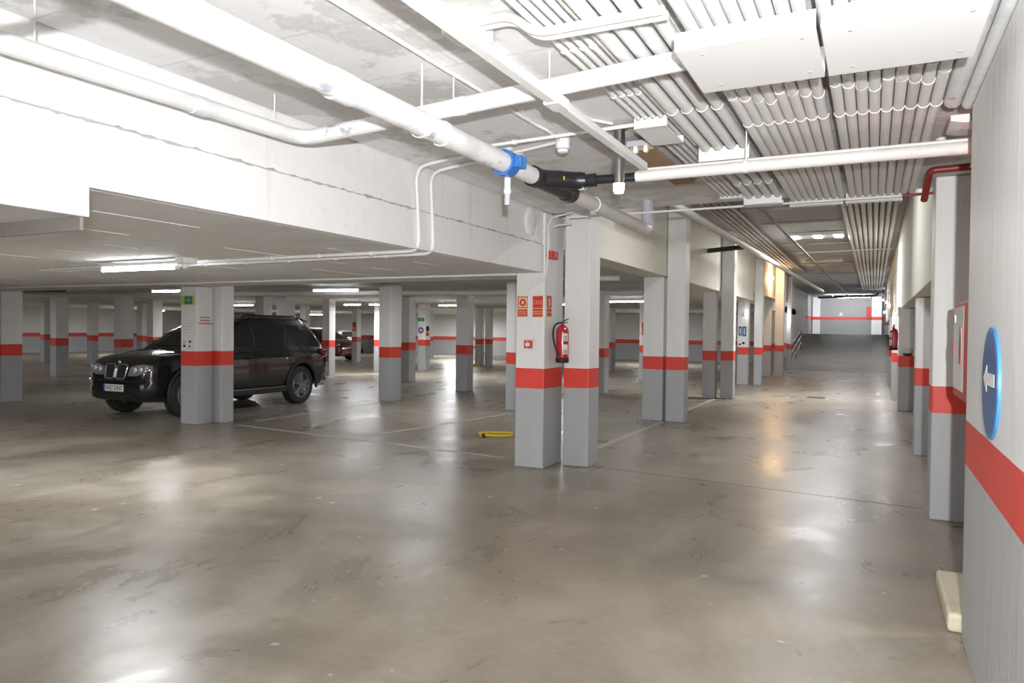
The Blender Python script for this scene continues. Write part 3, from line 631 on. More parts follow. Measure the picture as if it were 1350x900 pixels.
bulkhead(-3.2, 26.2, 3.45, 'warm orange lamp on the left wall of the far aisle', 'warm', 1, 1.6)
twin(-1.4, 47.5, 3.75, 0.0, 2.4, 'lit tube lamp over the top of the ramp', 'tubefar', 3.95)
# pipes and clutter at the top of the right wall
conduit('ceiling_pipe', [(0.37, -3, 2.815), (0.36, 4.5, 2.815)], 0.05, 'thick painted pipe along the top of the right wall', 0, 'pipe', cat='pipe')
conduit('ceiling_pipe', [(0.425, -3, 2.755), (0.42, 4.4, 2.755)], 0.03, 'thinner painted pipe resting on top of the right wall', 0, 'pipe', cat='pipe')
p = thing_empty('ceiling_pipe_trap', (0.5, 4.55, 2.6), 'dusty curved cable tray with hanging pipe at right wall top', 'cable tray')
MB().prism([(0.36, 4.62, 2.76), (0.36, 4.62, 2.73), (0.42, 4.62, 2.715), (0.70, 4.62, 2.715), (0.70, 4.62, 2.76)], (0, 0.3, 0)).build('tray', M['conduit_dusty'], p)
MB().tube([(0.5, 4.55, 2.70), (0.5, 4.55, 2.50), (0.48, 4.55, 2.46), (0.45, 4.55, 2.47)], 0.018, 12, 0.03).build('hanging_pipe', M['greyplastic'], p, smooth=True)
MB().tube([(0.36, 5.3, 2.80), (0.37, 5.3, 2.73), (0.45, 5.3, 2.70), (0.8, 5.3, 2.70)], 0.03, 12, 0.08).build('elbow_pipe', M['conduit_dusty'], p, smooth=True)
MB().tube([(0.40, 5.6, 2.78), (0.8, 5.6, 2.78)], 0.035, 12).build('dark_pipe', M['greyplastic'], p, smooth=True)
conduit('ceiling_hanging_cable', [(0.53, 4.45, 2.86), (0.535, 4.45, 2.3), (0.545, 4.45, 1.9)], 0.005, 'thin dark cable hanging beside the right wall corner', 0, 'darkmetal', cat='cable')

# ------------------------------------------------------------------ near column equipment
YA = 7.313
def sign_plate(name, label, x0, x1, z0, z1, y, cat='sign', group=None, mat='signpale', th=0.004):
    s = thing_empty(name, ((x0+x1)/2, y, z0), label, cat, group)
    MB().box((x0, y-th, z0), (x1, y, z1), 0.001).build('plate', M[mat], s); return s
# call point sign
s = sign_plate('wall_sign', 'red and cream square-dot alarm push sign at left on the near column', -3.625, -3.48, 1.70, 1.945, YA, group='fire signs')
mb = MB(); cx, cz, yy = -3.5525, 1.868, YA-0.005
mb.prism([(-3.615, yy, 1.805), (-3.49, yy, 1.805), (-3.49, yy, 1.815), (-3.615, yy, 1.815)], (0, 0.001, 0)); mb.prism([(-3.615, yy, 1.925), (-3.49, yy, 1.925), (-3.49, yy, 1.935), (-3.615, yy, 1.935)], (0, 0.001, 0))
mb.prism([(-3.615, yy, 1.815), (-3.605, yy, 1.815), (-3.605, yy, 1.925), (-3.615, yy, 1.925)], (0, 0.001, 0)); mb.prism([(-3.50, yy, 1.815), (-3.49, yy, 1.815), (-3.49, yy, 1.925), (-3.50, yy, 1.925)], (0, 0.001, 0))
mb.lathe([(0.02, -0.001), (0.042, -0.001), (0.042, 0.001), (0.02, 0.001)], (cx, yy, cz), 'Y', 32, closed=True)
mb.build('ring_symbol', M['signred'], s)
MB().box((-3.615, YA-0.0055, 1.712), (-3.49, YA-0.004, 1.79)).build('caption_field', M['signred'], s)
text('lettering', 'PULSADOR DE\nALARMA', 0.026, (cx, YA-0.0062, 1.751), FRONT, M['signpale'], s)
s = sign_plate('wall_sign', 'red alarm horn sign at right on the near column front', -3.432, -3.30, 1.70, 1.945, YA, group='fire signs')
MB().box((-3.427, YA-0.0055, 1.805), (-3.305, YA-0.004, 1.938)).box((-3.427, YA-0.0055, 1.708), (-3.305, YA-0.004, 1.797)).build('red_field', M['signred'], s)
mb = MB(); yy = YA-0.0065; cx = -3.366
def frame(mb, x0, x1, z0, z1, t=0.004):
    for q in ((x0, x1, z0, z0+t), (x0, x1, z1-t, z1), (x0, x0+t, z0, z1), (x1-t, x1, z0, z1)): mb.box((q[0], yy, q[2]), (q[1], yy+0.001, q[3]))
frame(mb, cx-0.048, cx-0.01, 1.848, 1.888); mb.prism([(cx-0.006, yy, 1.862), (cx+0.045, yy, 1.845), (cx+0.045, yy, 1.891), (cx-0.006, yy, 1.874), (cx-0.006, yy, 1.87), (cx+0.04, yy, 1.884), (cx+0.04, yy, 1.852), (cx-0.006, yy, 1.866)], (0, 0.001, 0))
mb.build('horn_symbol', M['signpale'], s)
text('lettering', 'AVISADOR\nSONORO', 0.026, (cx, YA-0.0062, 1.752), FRONT, M['signpale'], s)
XA = -3.283
s = thing_empty('wall_sign', (XA, 7.53, 1.7), 'narrow-looking red extinguisher sign on the near column side', 'sign', 'fire signs')
MB().box((XA, 7.36, 1.71), (XA+0.004, 7.50, 1.95), 0.001).build('plate', M['signpale'], s)
MB().box((XA+0.004, 7.365, 1.81), (XA+0.0055, 7.495, 1.943)).box((XA+0.004, 7.365, 1.717), (XA+0.0055, 7.495, 1.80)).build('red_field', M['signred'], s)
MB().box((XA+0.0055, 7.41, 1.825), (XA+0.0065, 7.44, 1.90)).box((XA+0.0055, 7.415, 1.90), (XA+0.0065, 7.435, 1.92)).box((XA+0.0055, 7.448, 1.84), (XA+0.0065, 7.456, 1.915)).build('extinguisher_symbol', M['signpale'], s)
text('lettering', 'EXTINTOR', 0.024, (XA+0.006, 7.43, 1.758), FACEX, M['signpale'], s)
# call point
s = thing_empty('wall_call_point', (-3.465, YA, 1.35), 'small red alarm push box on the near column front', 'alarm push box')
MB().box((-3.515, YA-0.045, 1.352), (-3.425, YA, 1.442), 0.006).build('housing', M['signred'], s)
MB().box((-3.497, YA-0.047, 1.375), (-3.443, YA-0.044, 1.415), 0.001).build('window_plate', M['paper'], s)
MB().sphere((-3.47, YA-0.045, 1.43), 0.005).sphere((-3.47, YA-0.045, 1.363), 0.006).build('white_dot', M['white'], s)
tag(MB().box((-3.45, YA-0.03, 1.45), (-3.405, YA, 1.52), 0.004).build('wall_junction_box', M['white'], None, (-3.43, YA, 1.48)), 'tiny white box just above the red push box', 'junction box')
conduit('wall_conduit', [(-3.475, YA-0.0165, 1.52), (-3.475, YA-0.0165, 2.0), (-3.33, YA-0.0165, 2.10), (-3.266, YA-0.0165, 2.15), (-3.266, YA+0.03, 2.35), (-3.266, YA+0.03, 2.72), (-3.2, YA-0.03, 2.80), (-2.9, YA-0.15, 2.82)], 0.010, 'thin conduit from the red push box up the near column', 0.06, clips=2)
conduit('wall_conduit', [(-3.27, YA+0.075, 2.452), (-3.27, YA+0.075, 2.66), (-3.15, YA-0.08, 2.70), (-2.9, YA-0.16, 2.70)], 0.010, 'second thin conduit up the near column to the red siren', 0.06)
s = thing_empty('wall_mounted_siren', (XA, 7.43, 2.36), 'small red siren box high on the near column side', 'siren')
MB().box((XA, 7.36, 2.36), (XA+0.06, 7.55, 2.45), 0.008).build('housing', M['signred'], s)
MB().box((XA+0.06, 7.41, 2.38), (XA+0.066, 7.50, 2.43), 0.003).build('grille', M['extred'], s)
# extinguisher
def extinguisher(x, y, z, label, ang=0.0, sc=1.0):
    e = tag(empty('wall_mounted_fire_extinguisher', (x, y, z), ang), label, 'fire extinguisher', 'fire extinguishers')
    e.scale = (sc,)*3; L = dict(parent=e, local=True)
    MB().lathe([(0.02, 0.055), (0.074, 0.055), (0.0755, 0.07), (0.0755, 0.36), (0.07, 0.395), (0.05, 0.425), (0.026, 0.435), (0.024, 0.45), (0.01, 0.45)]).build('cylinder', M['extred'], smooth=True, **L)
    MB().lathe([(0.02, 0.0), (0.07, 0.0), (0.078, 0.008), (0.0785, 0.06), (0.02, 0.06)]).build('base', M['rubber'], smooth=True, **L)
    MB().cyl((0, 0, 0.44), (0, 0, 0.485), 0.017).cyl((0, 0, 0.47), (-0.045, 0, 0.47), 0.010).build('valve', M['darkmetal'], smooth=True, **L)
    MB().prism([(0.0, -0.012, 0.485), (0.07, -0.012, 0.52), (0.075, -0.012, 0.512), (0.0, -0.012, 0.474)], (0, 0.024, 0)).prism([(0.0, -0.012, 0.47), (0.065, -0.012, 0.478), (0.065, -0.012, 0.470), (0.0, -0.012, 0.46)], (0, 0.024, 0)).build('handle', M['blackplastic'], **L)
    MB().tube([(-0.04, 0, 0.47), (-0.095, -0.02, 0.44), (-0.105, -0.05, 0.33), (-0.07, -0.085, 0.20), (-0.035, -0.088, 0.12)], 0.0105, 10, 0.07).build('hose', M['rubber'], smooth=True, **L)
    MB().cyl((-0.035, -0.088, 0.125), (-0.025, -0.09, 0.07), 0.009, 0.015).build('nozzle', M['blackplastic'], smooth=True, **L)
    mb = MB()
    for (z0, z1, a0, a1) in ((0.255, 0.345, -75, -20), (0.10, 0.215, -75, -20)):
        n = 8; A = [R(a0+(a1-a0)*i/n) for i in range(n+1)]
        for a, b in zip(A, A[1:]):
            q = [mb.bm.verts.new((0.0762*math.cos(t), 0.0762*math.sin(t), zz)) for t, zz in ((a, z0), (b, z0), (b, z1), (a, z1))]; mb.bm.faces.new(q)
    mb.build('paper_label', M['paper'], smooth=True, **L)
    mb = MB(); 
    for k in range(6):
        z0 = 0.115 + k*0.014 if k < 3 else 0.27 + (k-3)*0.018
        A = [R(-68+40*i/6) for i in range(7)]
        for a, b in zip(A, A[1:]):
            q = [mb.bm.verts.new((0.0766*math.cos(t), 0.0766*math.sin(t), zz)) for t, zz in ((a, z0), (b, z0), (b, z0+0.006), (a, z0+0.006))]; mb.bm.faces.new(q)
    mb.build('label_print', M['blackink'], **L)
    MB().sphere((0.045, -0.058, 0.40), 0.013).build('round_sticker', M['white'], smooth=True, **L)
    MB().box((-0.03, 0.06, 0.2), (0.03, 0.082, 0.36), 0.003).build('wall_bracket', M['darkmetal'], **L)
    return e
extinguisher(-3.165, 7.555, 1.19, 'red fire extinguisher hung between the near pair of columns', R(8), 0.97)
extinguisher(0.365, 16.4, 1.24, 'small far red extinguisher on the right side columns', R(-90), 1.0)
# ------------------------------------------------------------------ signs on other columns
zs = z3
s = sign_plate('wall_sign', 'green exit sign with lime border on the column before the car', -9.89, -9.575, 1.90, 2.045, 7.85, group='direction signs', mat='signlime')
MB().box((-9.80, 7.844, 1.912), (-9.62, 7.846, 2.033)).build('green_field', M['signgreen'], s)
MB().prism([(-9.76, 7.842, 1.965), (-9.70, 7.842, 1.965), (-9.70, 7.842, 1.945), (-9.66, 7.842, 1.973), (-9.70, 7.842, 2.0), (-9.70, 7.842, 1.98), (-9.76, 7.842, 1.98)], (0, 0.001, 0)).build('arrow', M['signlime'], s)
s = sign_plate('wall_notice', 'white paper notice on the column before the car', -9.88, -9.58, 1.33, 1.66, 7.854, 'notice', mat='paper', th=0.002)
mb = MB()
for k in range(4): mb.box((-9.86+0.01*k, 7.851, 1.60-0.05*k), (-9.62-0.02*k, 7.852, 1.605-0.05*k))
mb.build('grey_print', M['greyink'], s)
s = thing_empty('wall_sign_mark', (-9.73, 7.85, 1.2), 'four small black stencil marks above the red stripe', 'stencil marks')
MB().sphere((-9.81, 7.854, 1.31), 0.034, (1, 0.05, 0.8)).build('mark', M['greyink'], s); MB().sphere((-9.68, 7.854, 1.315), 0.032, (1, 0.05, 0.6)).build('mark', M['blackink'], s)
MB().sphere((-9.81, 7.854, 1.245), 0.03, (1, 0.05, 0.7)).build('mark', M['blackink'], s); MB().sphere((-9.69, 7.854, 1.24), 0.02, (1, 0.05, 0.8)).build('mark', M['blackink'], s)
s = thing_empty('wall_sign_lettering', (-9.535, 8.02, 1.6), 'three faint red lines of lettering on the column side', 'lettering')
mb = MB()
for k, (a, b) in enumerate(((0.07, 0.25), (0.07, 0.26), (0.04, 0.29))):
    x = 7.86+a
    while x < 7.86+b: w_ = random.uniform(0.012, 0.03); mb.box((-9.54, x, 1.69-0.048*k), (-9.538, x+w_, 1.712-0.048*k)); x += w_+0.006
mb.build('red_print', M['redink'], s)
# column with round purple sign
s = sign_plate('wall_sign', 'tiny green exit sign on the far signed column', -15.41, -15.12, 1.86, 1.99, 22.64, mat='signgreen', group='direction signs')
MB().box((-15.33, 22.633, 1.91), (-15.2, 22.636, 1.94)).build('arrow', M['signlime'], s)
s = thing_empty('wall_sign', (-15.27, 22.64, 1.4), 'round purple prohibition sign on the far signed column', 'sign')
M['purple'] = plain('sign_purple', (0.16, 0.06, 0.28), 0.5)
MB().cyl((-15.27, 22.636, 1.52), (-15.27, 22.64, 1.52), 0.12, n=24).build('disc', M['purple'], s); MB().cyl((-15.27, 22.634, 1.52), (-15.27, 22.636, 1.52), 0.05, n=20).build('inner_symbol', M['paper'], s)
s = thing_empty('wall_sign', (-15.07, 22.8, 1.3), 'dark round and red signs on the side of the far signed column', 'sign')
MB().cyl((-15.078, 22.8, 1.58), (-15.073, 22.8, 1.58), 0.11, n=24).build('dark_disc', M['blackink'], s); MB().box((-15.078, 22.7, 1.30), (-15.074, 22.9, 1.45)).build('red_plate', M['signred'], s)
s = sign_plate('wall_sign', 'left of two small blue signs on far aisle column', -3.64, -3.55, 1.48, 1.75, 22.44, mat='signblue', group='small blue signs'); MB().box((-3.61, 22.434, 1.52), (-3.58, 22.436, 1.70)).build('symbol', M['paper'], s)
s = sign_plate('wall_sign', 'right of two small blue signs on far aisle column', -3.53, -3.42, 1.46, 1.75, 22.44, mat='signblue', group='small blue signs'); MB().box((-3.49, 22.434, 1.5), (-3.46, 22.436, 1.7)).build('symbol', M['paper'], s)
s = thing_empty('wall_sign_mark', (-3.53, 22.44, 1.2), 'black stencil blots below the small blue signs', 'stencil marks'); MB().sphere((-3.6, 22.443, 1.21), 0.035, (1, .05, .8)).build('mark', M['blackink'], s); MB().sphere((-3.5, 22.443, 1.25), 0.045, (1, .05, .8)).build('mark', M['blackink'], s)
for k, (xx, yy, zz, lb) in enumerate(((-21.75, 26.69, 1.45, 'stack of small red signs on the far white column above red car'), (-6.5, 22.29, 1.45, 'small red sign on the column peeping left of the second pair'))):
    s = sign_plate('wall_sign', lb, xx-0.1, xx+0.1, zz, zz+0.42, yy, mat='signred', group='far fire signs'); MB().box((xx-0.06, yy-0.006, zz+0.06), (xx+0.06, yy-0.004, zz+0.16)).build('symbol', M['signpale'], s)
# red hydrant panel at far left wall and end wall
s = thing_empty('wall_mounted_hydrant_cabinet', (-26.3, 19.9, 1.3), 'far white hydrant panel with red frame left of the car windscreen', 'hydrant cabinet')
MB().box((-26.5, 21.9, 1.25), (-25.7, 22.0, 1.95), 0.01).build('frame', M['signred'], s); MB().box((-26.42, 21.89, 1.32), (-25.8, 21.9, 1.9)).build('door', M['paper'], s); MB().box((-26.2, 21.88, 1.55), (-26.05, 21.89, 1.72)).build('black_symbol', M['blackink'], s)
tag(MB().box((-0.42, 51.1, 2.55), (-0.16, 51.2, 3.3), 0.01).build('wall_mounted_hydrant_cabinet', M['signred'], None, (-0.3, 51.15, 2.55)), 'small red box on the far wall beside the right pillar', 'hydrant cabinet')
s = thing_empty('wall_sign', (-1.9, 51.19, 2.8), 'small pale sign on the far grey wall above the ramp', 'sign')
MB().box((-2.05, 51.18, 2.75), (-1.75, 51.19, 2.8)).build('bar', M['paper'], s); MB().box((-1.98, 51.18, 2.82), (-1.82, 51.19, 2.95)).build('symbol', M['paper'], s)

# ------------------------------------------------------------------ right wall items
s = thing_empty('wall_direction_sign', (0.428, 3.44, 1.36), 'round blue sign with white arrow on the near right wall', 'sign')
MB().cyl((0.430, 3.44, 1.36), (0.420, 3.44, 1.36), 0.225, n=48).build('rim', M['bluerim'], s, smooth=True)
MB().cyl((0.421, 3.44, 1.36), (0.4185, 3.44, 1.36), 0.205, n=48).build('disc', M['signblue'], s, smooth=True)
xx = 0.418
MB().prism([(xx, 3.60, 1.375), (xx, 3.50, 1.43), (xx, 3.50, 1.40), (xx, 3.30, 1.40), (xx, 3.30, 1.35), (xx, 3.50, 1.35), (xx, 3.50, 1.32)], (-0.001, 0, 0)).build('arrow', M['paper'], s)
s = thing_empty('wall_mounted_hydrant_cabinet', (0.62, 5.0, 1.2), 'red framed hydrant cabinet with white door beside the large right column', 'hydrant cabinet')
MB().box((0.466, 4.45, 1.17), (0.845, 5.42, 1.75), 0.008).build('frame', M['signred'], s)
MB().box((0.462, 4.86, 1.22), (0.472, 5.40, 1.725), 0.003).build('door', M['paper'], s)
MB().box((0.458, 4.93, 1.38), (0.463, 5.03, 1.60)).build('door_window', M['extred'], s)
MB().box((0.456, 5.33, 1.42), (0.463, 5.37, 1.50)).build('handle', M['signred'], s)
MB().box((0.458, 5.29, 1.63), (0.463, 5.38, 1.68)).build('latch_plate', M['chrome'], s)
s = thing_empty('wall_mounted_dome', (0.62, 16.6, 1.15), 'clear dome with black lower half on the third right column', 'dome fitting')
MB().sphere((0.62, 16.54, 1.22), 0.10, (1, 0.5, 0.7)).build('clear_cover', M['clearplastic'], s, smooth=True)
MB().sphere((0.62, 16.54, 1.16), 0.085, (1, 0.6, 0.45)).build('black_holder', M['blackplastic'], s, smooth=True)
conduit('ceiling_conduit_run', [(0.44, 16.4, 2.08), (0.42, 15.0, 2.05), (0.42, 15.0, 1.9)], 0.02, 'pale bent conduit above the far extinguisher', 0.05, 'conduit_dusty')
# handrails on the ramp
h = thing_empty('ramp_handrail', (-3.1, 34, 0.3), 'shiny sloping triple handrail at left of the ramp', 'handrail')
for dz in (0.38, 0.72, 1.06):
    MB().tube([(-3.1, 32.3, dz), (-3.1, 37.0, dz+0.74)], 0.03, 10).build('rail', M['chrome'], h, smooth=True)
for yy in (32.4, 34.6, 36.9): MB().cyl((-3.1, yy, 0.155*(yy-32)), (-3.1, yy, 1.06 + (yy-32.3)*0.157), 0.018).build('post', M['darkmetal'], h, smooth=True)

# ------------------------------------------------------------------ parking barriers
b = tag(empty('parking_barrier', (-5.06, 9.12, 0), R(38)), 'yellow folded parking barrier lying on the floor', 'parking barrier')
L = dict(parent=b, local=True)
MB().box((-0.05, -0.11, 0.005), (0.05, 0.13, 0.06), 0.012).build('base_box', M['yellow'], **L)
for yy in (-0.11, 0.13): MB().box((-0.03, yy-0.012, 0.01), (0.03, yy+0.012, 0.06), 0.005).build('hinge', M['blackplastic'], **L)
MB().tube([(0.02, -0.11, 0.04), (0.25, -0.16, 0.03), (0.42, -0.12, 0.026), (0.46, 0.01, 0.026), (0.42, 0.15, 0.026), (0.25, 0.18, 0.03), (0.02, 0.13, 0.04)], 0.018, 12, 0.08).build('hoop', M['yellow'], smooth=True, **L)
b = tag(empty('parking_barrier', (-14.9, 26.3, 0), R(20)), 'faded yellow-green raised barrier before the far cream column', 'parking barrier'); L = dict(parent=b, local=True)
MB().box((-0.2, -0.05, 0), (0.05, 0.05, 0.12), 0.01).build('base_box', M['olive'], **L)
MB().tube([(-0.3, 0, 0.55), (-0.22, 0, 0.78), (0, 0, 0.88), (0.22, 0, 0.78), (0.3, 0, 0.55)], 0.03, 10, 0.15).build('hoop', M['olive'], smooth=True, **L)
MB().tube([(0.02, 0, 0.9), (0, 0, 0.5), (-0.06, 0, 0.1)], 0.03, 10, 0.1).build('post', M['olive'], smooth=True, **L)

# ------------------------------------------------------------------ cars
def lerp(a, b, t): return a+(b-a)*t
def prof(tab, y):
    if y <= tab[0][0]: return tab[0][1:]
    for p, q in zip(tab, tab[1:]):
        if y <= q[0]:
            t = (y-p[0])/(q[0]-p[0]); t = t*t*(3-2*t)*0.4 + t*0.6
            return tuple(lerp(a, b, t) for a, b in zip(p[1:], q[1:]))
    return tab[-1][1:]
def make_car(name, label, loc, rz, scale, D, paint, detail=True):
    car = tag(empty(name, loc, rz), label, 'car'); car.scale = scale if isinstance(scale, tuple) else (scale,)*3
    L = dict(parent=car, local=True)
    # ---- lower body: loft of half sections mirrored; front is at -y
    ST = D['st']; ys = []
    y = ST[0][0]
    while y < ST[-1][0]-1e-6: ys.append(y); y += 0.06
    ys.append(ST[-1][0])
    mb = MB(); bm = mb.bm; rows = []
    for y in ys:
        zb, zt, w_ = prof(ST, y)
        h = zt-zb
        half = [(0, zb), (0.75*w_, zb), (0.92*w_, zb+0.03), (0.975*w_, zb+0.10*h+0.02), (1.0*w_, zb+0.34*h), (1.0*w_, zb+0.50*h), (0.985*w_, zb+0.62*h), (0.99*w_, zb+0.74*h), (0.965*w_, zt-0.10*h), (0.92*w_, zt-0.035*h), (0.84*w_, zt-0.005), (0.5*w_, zt+0.022), (0, zt+0.034)]
        full = [(x, z) for x, z in half] + [(-x, z) for x, z in half[-2:0:-1]]
        rows.append([bm.verts.new((x, y, z)) for x, z in full])
    n = len(rows[0])
    for A, B in zip(rows, rows[1:]):
        for k in range(n): bm.faces.new((A[k], A[(k+1) % n], B[(k+1) % n], B[k]))
    bm.faces.new(rows[0]); bm.faces.new(rows[-1][::-1])
    body = mb.build('body', paint, smooth=True, **L)
    # wheel arches cut out
    cut = MB()
    for yw in D['axles']:
        for sx in (-1, 1): cut.cyl((sx*(D['w']-0.30), yw, D['r']+0.015), (sx*(D['w']+0.2), yw, D['r']+0.015), D['r']+0.055, n=40)
    co = cut.build('cutter', paint)
    md = body.modifiers.new('b', 'BOOLEAN'); md.object = co; md.operation = 'DIFFERENCE'; md.solver = 'EXACT'
    co.parent = car
    bpy.context.view_layer.update()
    me = bpy.data.meshes.new_from_object(body.evaluated_get(bpy.context.evaluated_depsgraph_get()))
    body.modifiers.clear(); old = body.data; body.data = me; bpy.data.meshes.remove(old); bpy.data.objects.remove(co)
    me.name = 'body'
    for q in me.polygons: q.use_smooth = True
    me.set_sharp_from_angle(angle=R(35))
    # ---- cabin
    RG = D['rings']      # z, y0, y1, hw
    def ring(z):
        return prof([(r_[0],)+tuple(r_[1:]) for r_ in RG], z)
    mb = MB(); bm = mb.bm; rows = []
    zs_ = [r_[0] for r_ in RG]; zz = []
    for a, b in zip(zs_, zs_[1:]): zz += [lerp(a, b, i/4) for i in range(4)]
    zz.append(zs_[-1])
    def outline(z, grow=0.0):
        y0, y1, hw = ring(z); pts = []
        cr = 0.20
        def corner(cx, cy, a0):
            for i in range(7):
                a = R(a0+90*i/6); pts.append((cx+(cr+grow)*math.cos(a), cy+(cr+grow)*math.sin(a)))
        corner(hw-cr, y1-cr, 0); corner(-hw+cr, y1-cr, 90); corner(-hw+cr, y0+cr, 180); corner(hw-cr, y0+cr, 270)
        return pts
    for z in zz: rows.append([bm.verts.new((x, y, z)) for x, y in outline(z)])
    n = len(rows[0])
    for A, B in zip(rows, rows[1:]):
        for k in range(n): bm.faces.new((A[k], A[(k+1) % n], B[(k+1) % n], B[k]))
    y0, y1, hw = ring(zz[-1]); ctr = bm.verts.new((0, (y0+y1)/2, zz[-1]+0.03))
    mid = [bm.verts.new((v.co.x*0.6, (y0+y1)/2+(v.co.y-(y0+y1)/2)*0.6, zz[-1]+0.022)) for v in rows[-1]]
    for k in range(n):
        bm.faces.new((rows[-1][k], rows[-1][(k+1) % n], mid[(k+1) % n], mid[k])); bm.faces.new((mid[k], mid[(k+1) % n], ctr))
    mb.build('cabin', paint, smooth=True, **L)
    # ---- side windows follow the cabin side
    def hwz(z): return ring(z)[2]
    def side_panel(poly, sx, nm, mat, out=0.004, par=car):
        m_ = MB(); b_ = m_.bm; vs = [b_.verts.new((0, y, z)) for y, z in poly]; fc = b_.faces.new(vs)
        bmesh.ops.triangulate(b_, faces=[fc]); bmesh.ops.subdivide_edges(b_, edges=b_.edges[:], cuts=3, use_grid_fill=True)
        for v in b_.verts: v.co.x = sx*(hwz(v.co.z)+out)
        return m_.build(nm, mat, par, local=True, smooth=True)
    for sx in (-1, 1):
        for poly in D['windows']: side_panel(poly, sx, 'side_window', M['carglass'])
        if detail:
            for yd in D['pillars']: side_panel([(yd-0.02, D['belt']+0.02), (yd+0.02, D['belt']+0.02), (yd+0.03, D['ztop']), (yd-0.01, D['ztop'])], sx, 'pillar_trim', M['cladding'], 0.003)
    def screen(front, nm):
        m_ = MB(); b_ = m_.bm; z0, z1 = D['wz']; rws = []
        for i in range(7):
            z = lerp(z0, z1, i/6); y0, y1, hw = ring(z); yy = (y0-0.006) if front else (y1+0.006)
            rws.append([b_.verts.new(((hw-0.17)*t, yy + (0.0 if abs(t) < .8 else (0.01 if front else -0.01)), z)) for t in [k/6-1 for k in range(13)]])
        for A, B in zip(rws, rws[1:]):
            for k in range(12): b_.faces.new((A[k], A[k+1], B[k+1], B[k]))
        return m_.build(nm, M['carglass'], car, local=True, smooth=True)
    screen(True, 'windscreen'); screen(False, 'rear_window')
    # ---- wheels
    r = D['r']; wd = 0.25
    for yw in D['axles']:
        for sx in (-1, 1):
            x1 = sx*(D['w']-0.015); x0 = sx*(D['w']-0.015-wd)
            wb = empty('wheel', (0, 0, 0)); wb.parent = car
            t = MB().lathe([(r*0.66, min(x0, x1)), (r*0.93, min(x0, x1)), (r, min(x0, x1)+0.03), (r, max(x0, x1)-0.03), (r*0.93, max(x0, x1)), (r*0.66, max(x0, x1))], (0, yw, r), 'X', 40, closed=True); t.build('tyre', M['tyre'], wb, local=True, smooth=True)
            MB().lathe([(r*0.1, x1-sx*0.09), (r*0.6, x1-sx*0.09), (r*0.62, x1-sx*0.002), (r*0.66, x1+sx*0.004), (r*0.68, x1-sx*0.004), (r*0.68, x1-sx*0.1), (r*0.1, x1-sx*0.1)], (0, yw, r), 'X', 40).build('rim', M['alloy'] if detail else M['alloy'], wb, local=True, smooth=True)
            sp = MB(); xs_ = x1-sx*0.012
            for k in range(5):
                for off in (-0.13, 0.13):
                    a = 2*math.pi*k/5+0.3+off*0.9; b_ = a+off*0.2; c0 = Vector((xs_-sx*0.012, yw+math.cos(a-off*0.5)*r*0.12, r+math.sin(a-off*0.5)*r*0.12)); c1 = Vector((xs_, yw+math.cos(b_)*r*0.64, r+math.sin(b_)*r*0.64))
                    sp.tube([c0, c1], r*0.04, 6)
            sp.cyl((xs_-sx*0.03, yw, r), (xs_+sx*0.006, yw, r), r*0.16, n=20); sp.build('spokes', M['alloy'], wb, local=True, smooth=True)
    return car, L, ring, hwz
# profile rows: y, z_bottom, z_top, half width
SUV = dict(
    st=[(-2.18, 0.40, 0.60, 0.60), (-2.155, 0.32, 0.78, 0.71), (-2.10, 0.28, 0.89, 0.78), (-1.97, 0.27, 0.965, 0.84), (-1.75, 0.26, 1.01, 0.895), (-1.4, 0.26, 1.05, 0.93), (-0.95, 0.27, 1.085, 0.935), (-0.3, 0.28, 1.09, 0.932), (1.0, 0.29, 1.11, 0.932), (1.7, 0.31, 1.13, 0.925), (2.1, 0.36, 1.13, 0.89), (2.27, 0.40, 1.10, 0.85), (2.36, 0.46, 0.95, 0.80), (2.39, 0.5, 0.74, 0.74)],
    axles=(-1.41, 1.41), r=0.372, w=0.935, belt=1.10, ztop=1.60, wz=(1.16, 1.58),
    rings=[(1.04, -1.18, 2.22, 0.885), (1.12, -1.05, 2.20, 0.875), (1.35, -0.68, 2.06, 0.80), (1.58, -0.22, 1.86, 0.70), (1.655, 0.02, 1.80, 0.64), (1.69, 0.20, 1.62, 0.56)],
    windows=[[(-0.72, 1.14), (0.12, 1.15), (0.12, 1.56), (-0.10, 1.55), (-0.45, 1.36)], [(0.18, 1.15), (0.98, 1.16), (1.05, 1.55), (0.18, 1.565)], [(1.06, 1.165), (1.75, 1.20), (1.62, 1.42), (1.45, 1.53), (1.13, 1.55)]],
    pillars=(0.15, 1.01))
